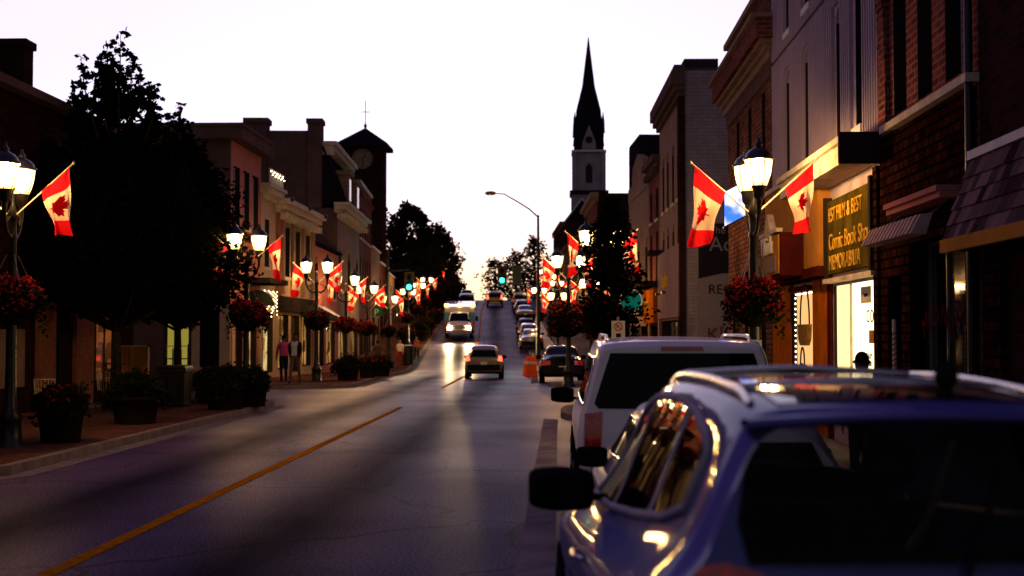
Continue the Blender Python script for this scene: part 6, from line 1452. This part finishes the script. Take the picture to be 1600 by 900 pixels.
# spoiler lip over the rear glass
mb = MB()
def sp_(u, v):
    x = -.56+1.12*u; k = 1-(x/.56)**4*.5; a = v*2*math.pi
    return (x, c1.fy(0, x, 1.68) + .02 - .07*k*(math.cos(a) < 0)*abs(math.cos(a)) + .10*max(0, math.cos(a)), 1.688 + .02*math.sin(a) - .03*(x/.56)**2)
mb.grid(sp_, 24, 12); mb.build('spoiler', MT['paint_lilac'], t)
mb = MB(); mb.lathe([(.0,-.045),(.03,-.03),(.042,0),(.03,.035),(.0,.06)], (.18, .62, 1.80), 12); mb.tube([(.18,.62,1.80),(.20,.50,2.02)], .006, 6); mb.tube([(.18,.62,1.72),(.18,.62,1.78)], .022, 8); mb.build('antenna', MT['plastic_black'], t)
mb = MB(); mb.tube([(.04, c1.fy(0,0,1.24)-.03, 1.235), (.1, c1.fy(0,.1,1.35)-.03, 1.35), (.20, c1.fy(0,.2,1.55)-.03, 1.53)], .011, 6); mb.build('wiper', MT['plastic_black'], t)
mb = MB(); c1.side(mb, [(2.95,.70),(1.2,.76),(1.2,.80),(2.95,.74)], .012); mb.build('side_moulding', MT['chrome'], t)
for y in (2.0, 1.0):
    mb = MB(); [mb.tube([(sg*(c1.Wz(y,.96)+.005), y-.1, .965), (sg*(c1.Wz(y,.96)+.04), y-.07, .97), (sg*(c1.Wz(y,.96)+.04), y+.07, .97), (sg*(c1.Wz(y,.96)+.005), y+.1, .965)], .012, 6) for sg in (-1, 1)]; split_build(mb, 'door_handle', MT['chrome'], t, (0,0,0))
mb = MB(); c1.side(mb, [(4.35,.70),(3.95,.86),(3.98,.92),(4.3,.80)], .01); mb.build('headlamp', MT['lamp_clear'], t)

# inside of the crossover: seats with headrests, dashboard, wheel and mirror
mat('seat_cloth', (.02,.018,.018), .9)
for x in (-.38, .38):
    mb = MB(); mb.hexa([(x-.24,2.0,.5),(x+.24,2.0,.5),(x+.24,2.15,.5),(x-.24,2.15,.5),(x-.19,1.82,1.22),(x+.19,1.82,1.22),(x+.19,1.94,1.22),(x-.19,1.94,1.22)]); s1 = mb.build('front_seat', MT['seat_cloth'], t)
    mb = MB(); mb.grid(lambda u, v: (x+.13*math.cos(2*math.pi*u)*math.sin(math.pi*v)**.5, 1.86+.05*math.sin(2*math.pi*u)*math.sin(math.pi*v)**.5, 1.38-.10*math.cos(math.pi*v)), 14, 8); mb.tube([(x-.05,1.86,1.2),(x-.05,1.86,1.32)], .008, 6); mb.tube([(x+.05,1.86,1.2),(x+.05,1.86,1.32)], .008, 6); mb.build('headrest', MT['seat_cloth'], s1)
mb = MB(); mb.box(-.6,.95,.5,.6,1.1,1.14); mb.build('rear_bench', MT['seat_cloth'], t)
mb = MB(); mb.box(-.72,2.9,.7,.72,3.25,1.06); mb.build('dashboard', MT['plastic_black'], t)
mb = MB(); mb.tube([(-.38+.18*math.cos(k*math.pi/10), 2.72, 1.02+.17*math.sin(k*math.pi/10)) for k in range(21)], .016, 6); mb.build('steering_wheel', MT['plastic_black'], t)
mb = MB(); mb.box(-.12,2.72,1.50,.12,2.75,1.57); mb.build('interior_mirror', MT['plastic_black'], t)
mb = MB(); mb.tube([(.30,.9,1.55),(.34,1.3,1.2),(.36,1.8,.9)], .018, 6); mb.build('seat_belt', MT['trim_cream'], t)
def sedan_st(L_, W, H, hatch=False, k=1.0):
    if hatch: return [(0,.36,.7,.98,H-.14,W*.86,W*.93,W*.80,W*.58), (.3,.28,.7,1.0,H-.03,W*.93,W*.98,W*.86,W*.62), (.9,.22,.68,.98,H,W*.95,W,W*.88,W*.64), (L_*.42,.22,.66,.95,H,W*.95,W,W*.89,W*.64), (L_*.56,.22,.66,.93,H-.06,W*.95,W,W*.89,W*.62), (L_*.66,.22,.66,.92,H-.28,W*.95,W,W*.89,W*.64), (L_*.76,.22,.65,.90,.96,W*.95,W,W*.89,W*.72), (L_*.9,.26,.6,.80,.84,W*.90,W*.95,W*.84,W*.66), (L_,.36,.52,.66,.70,W*.75,W*.82,W*.72,W*.52)]
    return [(0,.36,.7,.92,.98,W*.86,W*.93,W*.80,W*.66), (.5,.28,.7,.96,1.04,W*.93,W*.98,W*.86,W*.66), (.85,.24,.68,.96,1.14,W*.94,W*.99,W*.87,W*.64), (1.35,.22,.67,.95,H-.05,W*.95,W,W*.88,W*.62), (L_*.42,.22,.66,.94,H,W*.95,W,W*.89,W*.63), (L_*.54,.22,.66,.92,H-.04,W*.95,W,W*.89,W*.62), (L_*.64,.22,.66,.91,H-.26,W*.95,W,W*.89,W*.64), (L_*.74,.22,.65,.89,.96,W*.95,W,W*.89,W*.72), (L_*.9,.26,.6,.80,.84,W*.90,W*.95,W*.84,W*.66), (L_,.36,.52,.66,.70,W*.75,W*.82,W*.72,W*.52)]
def hatch_car(name, label, loc, rz, pnt, L_=4.0, W=.85, H=1.45, lit='tail_red', light=None, rake=.35, cat='car', group=None, miry=None, **kw):
    c = Car(sedan_st(L_, W, H, True), rake, .9, .8, .06)
    t_ = H-.16
    return car(name, label, cat, loc, rz, c, pnt, L_, W, sides=[[(.55, 1.06), (.55, t_-.1), (.95, H-.1), (L_*.53, H-.12), (L_*.66, H-.30), (L_*.735, .98), (L_*.5, .99)]],
        tailg=[(-W*.68, 1.0), (W*.68, 1.0), (W*.56, t_-.03), (-W*.56, t_-.03)], wind=[(-W*.70, L_*.75), (W*.70, L_*.75), (W*.56, L_*.575), (-W*.56, L_*.575)],
        lights=light or [(W*.70, .74), (W*.88, .74), (W*.84, .98), (W*.70, .98)], wheels=(.72, L_-.85), wr=.31, lit=lit, mir=(miry or L_*.69, W*.87, .95, 'plastic_black', 1.0 if miry else .9), plate_z=.72, group=group, **kw)
def saloon(name, label, loc, rz, pnt, L_=4.7, W=.9, H=1.44, lit='tail_red', group=None, **kw):
    c = Car(sedan_st(L_, W, H), .12, .7, .6, .06)
    return car(name, label, 'car', loc, rz, c, pnt, L_, W, sides=[[(1.0, 1.0), (1.35, H-.13), (1.7, H-.08), (L_*.52, H-.11), (L_*.64, H-.30), (L_*.72, .97), (2.4, .98)]],
        wind=[(-W*.70, L_*.735), (W*.70, L_*.735), (W*.56, L_*.565), (-W*.56, L_*.565)], lights=[(W*.52, .74), (W*.90, .72), (W*.86, .90), (W*.52, .90)], wheels=(.85, L_-.9), wr=.33, lit=lit, mir=(L_*.69, W*.88, .98, 'plastic_black', .9), plate_z=.62, group=group,
        **kw), c
# small silver hatchback between the crossover and the tall silver car
hatch_car('hatchback', 'small pale hatchback, mostly hidden between the blue crossover and the tall silver car', (1.18, 8.4, 0), rad(.8), 'paint_white', 3.75, .86, 1.42, miry=1.95)
# tall silver off-roader
S2 = [(0, .45, .85, 1.20, 1.79, .90, .98, .93, .78), (.08, .40, .85, 1.20, 1.84, .94, 1.02, .96, .80), (.6, .36, .85, 1.20, 1.87, .96, 1.04, .98, .81), (2.4, .34, .85, 1.18, 1.88, .97, 1.04, .98, .81), (3.1, .34, .85, 1.16, 1.80, .97, 1.04, .98, .79), (3.55, .34, .84, 1.14, 1.48, .97, 1.04, .98, .80), (3.9, .34, .84, 1.12, 1.19, .97, 1.04, .98, .84), (4.8, .40, .8, 1.05, 1.10, .94, 1.0, .94, .80), (5.15, .5, .7, .9, .95, .86, .92, .86, .72)]
c2 = Car(S2, .12, .95, .5, .05, .03)
t = car('off_roader', 'tall silver off-roader with a black rear window, parked ahead of the blue crossover', 'car', (1.20, 12.5, 0), 0, c2, 'paint_silver', 5.15, 1.04,
    sides=[[(.22, 1.25), (.30, 1.70), (2.9, 1.70), (3.55, 1.42), (3.75, 1.22)]], tailg=[(-.86, 1.26), (-.70, 1.75), (.70, 1.75), (.86, 1.26), (.82, 1.21), (-.82, 1.21)],
    wind=[(-.8, 3.85), (.8, 3.85), (.7, 3.15), (-.7, 3.15)], lights=[(.80, .82), (.96, .82), (.955, 1.16), (.78, 1.18)], wheels=(.95, 4.2), wr=.39, dy=.06, n=6, plate_z=.75, mir=(3.55, 1.0, 1.17, 'plastic_black', 1.15), third=[(-.21, 1.775), (.21, 1.775), (.20, 1.815), (-.20, 1.815)])
mb = MB(); c2.tail(mb, [(-.3,.98),(.3,.98),(.3,1.03),(-.3,1.03)], .03); mb.build('tailgate_handle', MT['chrome'], t)
for sg in (-1, 1):
    mb = MB(); mb.tube([(sg*.72, .5, c2.Zx(.5,.72)), (sg*.72, .65, c2.Zx(.6,.72)+.05), (sg*.72, 2.6, c2.Zx(2.4,.72)+.05), (sg*.72, 2.8, c2.Zx(2.6,.72))], .018, 8); mb.build('roof_rail', MT['paint_silver'], t)
def gz(z): return G(z) + .004
def slope(t_, z): t_.rotation_euler.x = math.atan((G(z+2)-G(z-2))/4)
# black saloon on the far corner
t, c = saloon('saloon_car', 'black saloon with a lit red rear lamp, parked past the side street', (.12, 50.0, gz(52)), rad(1), 'paint_black', 4.7, .9, 1.46)
# moving compact car
x_ = yawed(756, 560, 57)
t = hatch_car('compact_car', 'tan compact car driving away up the middle of the street', (x_, 57, gz(58.5)), rad(2.0), 'paint_tan', 4.1, .86, 1.50, 'tail_brake', light=[(.62, .84), (.82, .80), (.80, 1.04), (.66, 1.06)])
mb = MB(); cc = Car(sedan_st(4.1, .86, 1.5, True), .35, .9, .8, .06); cc.tail(mb, [(-.4,.80),(.4,.80),(.36,.83),(-.36,.83)], .02); mb.build('chrome_strip', MT['chrome'], t)
mb = MB(); cc.tail(mb, [(-.62,.60),(.62,.60),(.62,.66),(-.62,.66)], .045); mb.build('bumper_trim', MT['plastic_black'], t)
mb = MB(); mb.tube([(0,.7,1.53),(0,.45,1.85)], .008, 5); mb.build('antenna', MT['plastic_black'], t)
# ambulance coming down the hill
def ambulance():
    Z = 105.0; x = at(717, 520, Z).x
    t = thing('ambulance', 'ambulance with blue panels coming down the hill, headlights and roof lights on', 'ambulance', (x, Z, gz(Z+2)), rad(3)); t.rotation_euler.x = math.atan((G(Z+4)-G(Z))/4)*.8; t.scale = (1.1,1.1,1.08)
    W = 1.08
    cb = Car([(0,.5,.85,1.25,1.9,.9,1.0,.84,.70), (2.2,.45,.85,1.2,2.0,.92,1.0,.84,.68), (2.9,.45,.85,1.18,1.78,.92,1.0,.84,.70), (3.4,.45,.82,1.15,1.28,.92,1.0,.90,.80), (4.1,.5,.75,1.02,1.1,.88,.97,.92,.8), (4.2,.55,.7,.9,.95,.82,.9,.85,.72)], 0, .9, .2, 0)
    # built nose towards +y then turned round so that it faces down the hill
    rt = Matrix.Rotation(math.pi, 4, 'Z')
    def B(n_, m_, fn, par=None):
        mb = MB(); fn(mb); mb.v = [tuple(rt @ Vector(v) + Vector((0, 4.2, 0))) for v in mb.v]; return mb.build(n_, MT[m_], par or t)
    B('cab', 'paint_amb', lambda mb: cb.body(mb, .12, 5))
    B('windscreen', 'car_glass', lambda mb: cb.top(mb, [(-.82,3.36),(.82,3.36),(.70,2.62),(-.70,2.62)], .01))
    B('side_window', 'car_glass', lambda mb: cb.side(mb, [(1.6,1.3),(1.6,1.8),(2.5,1.8),(3.2,1.3)]))
    bx_ = B('box_body', 'paint_amb', lambda mb: [mb.box(-1.15,-3.0,.55,1.15,1.5,2.62), mb.box(-1.12,1.5,1.95,1.12,1.75,2.62)])
    B('blue_panel', 'paint_blue', lambda mb: [mb.box(sg*.78 if sg > 0 else -1.16, 1.505, 1.22, 1.16 if sg > 0 else -.78, 1.53, 2.36) for sg in (1,)], bx_)
    B('blue_panel', 'paint_blue', lambda mb: mb.box(-1.16, 1.505, 1.22, -.78, 1.53, 2.36), bx_)
    B('yellow_stripe', 'drum_orange', lambda mb: [mb.box(sg*.96 if sg > 0 else -1.17, 1.505, .75, 1.17 if sg > 0 else -.96, 1.54, 1.2) for sg in (-1, 1)], bx_)
    B('light_bar', 'white_lit', lambda mb: mb.box(-1.1, 1.76, 2.40, 1.1, 1.80, 2.58), bx_)
    for xx in (-1.0, 0, 1.0): B('warning_lamp', 'amber_lit', lambda mb: mb.box(xx-.15, 1.80, 2.38, xx+.15, 1.86, 2.6), bx_)
    B('grille', 'plastic_black', lambda mb: [mb.box(-.45, 4.26, .82+i*.07, .45, 4.29, .86+i*.07) for i in range(4)])
    B('bumper', 'chrome', lambda mb: mb.box(-.95, 4.1, .48, .95, 4.38, .70))
    for sg in (-1, 1):
        B('headlight', 'head_lit', lambda mb: mb.lathe([(.0,.07),(.1,.05),(.13,0)], (sg*.70, 4.22, .92), 14, axis='y'))
        B('mirror', 'plastic_black', lambda mb: mb.box(sg*1.32-.12, 3.0, 1.35, sg*1.32+.12, 3.08, 1.70))
        ld = bpy.data.lights.new('headlight_beam', 'SPOT'); ld.energy = 2600; ld.color = (1,.66,.32); ld.spot_size = rad(70); ld.spot_blend = .9; ld.shadow_soft_size = .1
        lo = bpy.data.objects.new('headlight_beam', ld); COL.objects.link(lo); lo.parent = t; lo.location = (sg*.7, -.2, .92); lo.rotation_euler = (rad(84), 0, math.pi)
    for y in (-1.8, 3.3):
        for sg in (-1, 1):
            a, b = MB(), MB(); wheel_mesh(a, b, 0, 0, .4, .26, sg); wo = a.build('wheel', MT['tyre'], t); wo.location = (sg*.92, 4.2-y, 0); b.build('rim', MT['rim'], wo)
ambulance()
t = saloon('saloon_car', 'dark car following behind the ambulance over the crest', (at(728, 478, 158).x, 160, gz(158)), rad(183), 'paint_dark', 4.7, .92, 1.5)[0]; slope(t, 158)
# dark van at the crest, tail lamps lit
S3 = [(0,.45,.85,1.15,1.70,.86,.93,.88,.70), (.1,.40,.85,1.15,1.75,.9,.96,.90,.72), (2.6,.36,.85,1.12,1.78,.92,.97,.9,.72), (3.3,.36,.84,1.08,1.45,.92,.97,.9,.72), (3.7,.36,.82,1.06,1.12,.92,.97,.9,.78), (4.6,.45,.7,.9,.95,.86,.9,.84,.7)]
t = car('van', 'dark van nearing the crest of the hill with its tail lamps lit', 'van', (at(773, 478, 150).x, 150, gz(150)), rad(2.5), Car(S3, .1, .9, .5, .05), 'paint_maroon', 4.6, .97, sides=[[(.25,1.2),(.3,1.62),(2.6,1.62),(3.4,1.2)]], tailg=[(-.74,1.16),(.74,1.16),(.62,1.62),(-.62,1.62)], wind=[(-.7,3.6),(.7,3.6),(.6,2.75),(-.6,2.75)], lights=[(.70,.95),(.92,.95),(.88,1.4),(.76,1.4)], wheels=(.85,3.7), lit='tail_lit', plate_z=.7, mir=(3.2,.9,1.1,'plastic_black',1.1)); slope(t, 152)
mb = MB(); Car(S3,.1,.9,.5,.05).tail(mb, [(-.62,.50),(.62,.50),(.62,.62),(-.62,.62)], .05); mb.build('bumper_step', MT['chrome'], t)
# cars parked along the right kerb, up the hill
for i, (px, Z, kind, pnt, lab) in enumerate(((822, 101, 'h', 'paint_dark', 'dark hatchback parked by the cobra-head light pole'), (826, 95.4, 's', 'paint_grey', 'grey saloon parked nearest the crossing on the right, beyond the traffic drums'), (819, 107, 'h', 'paint_black', 'third parked car up the hill on the right, black'), (817, 125, 's', 'paint_dark', 'dark saloon parked halfway up the hill on the right'), (812, 134, 'h', 'paint_grey', 'grey hatchback parked high on the hill on the right'), (810, 143, 'v', 'paint_tan', 'pale van parked near the crest on the right'))):
    loc = (at(px, 500, Z).x+.25, Z, gz(Z+2)); kw = dict(group='cars parked up the hill')
    if kind == 'h': t = hatch_car('parked_car', lab, loc, rad(3), pnt, 4.1, .88, 1.5, **kw)
    elif kind == 's': t = saloon('parked_car', lab, loc, rad(3), pnt, 4.7, .9, 1.45, **kw)[0]
    else: t = car('parked_van', lab, 'van', loc, rad(3), Car(S3, .1, .9, .5, .05), pnt, 4.6, .97, sides=[[(.25,1.2),(.3,1.62),(2.6,1.62),(3.4,1.2)]], tailg=[(-.74,1.16),(.74,1.16),(.62,1.62),(-.62,1.62)], lights=[(.70,.95),(.92,.95),(.88,1.4),(.76,1.4)], wheels=(.85,3.7), mir=(3.2,.9,1.1,'plastic_black',1.1), **kw)
    slope(t, Z+2)
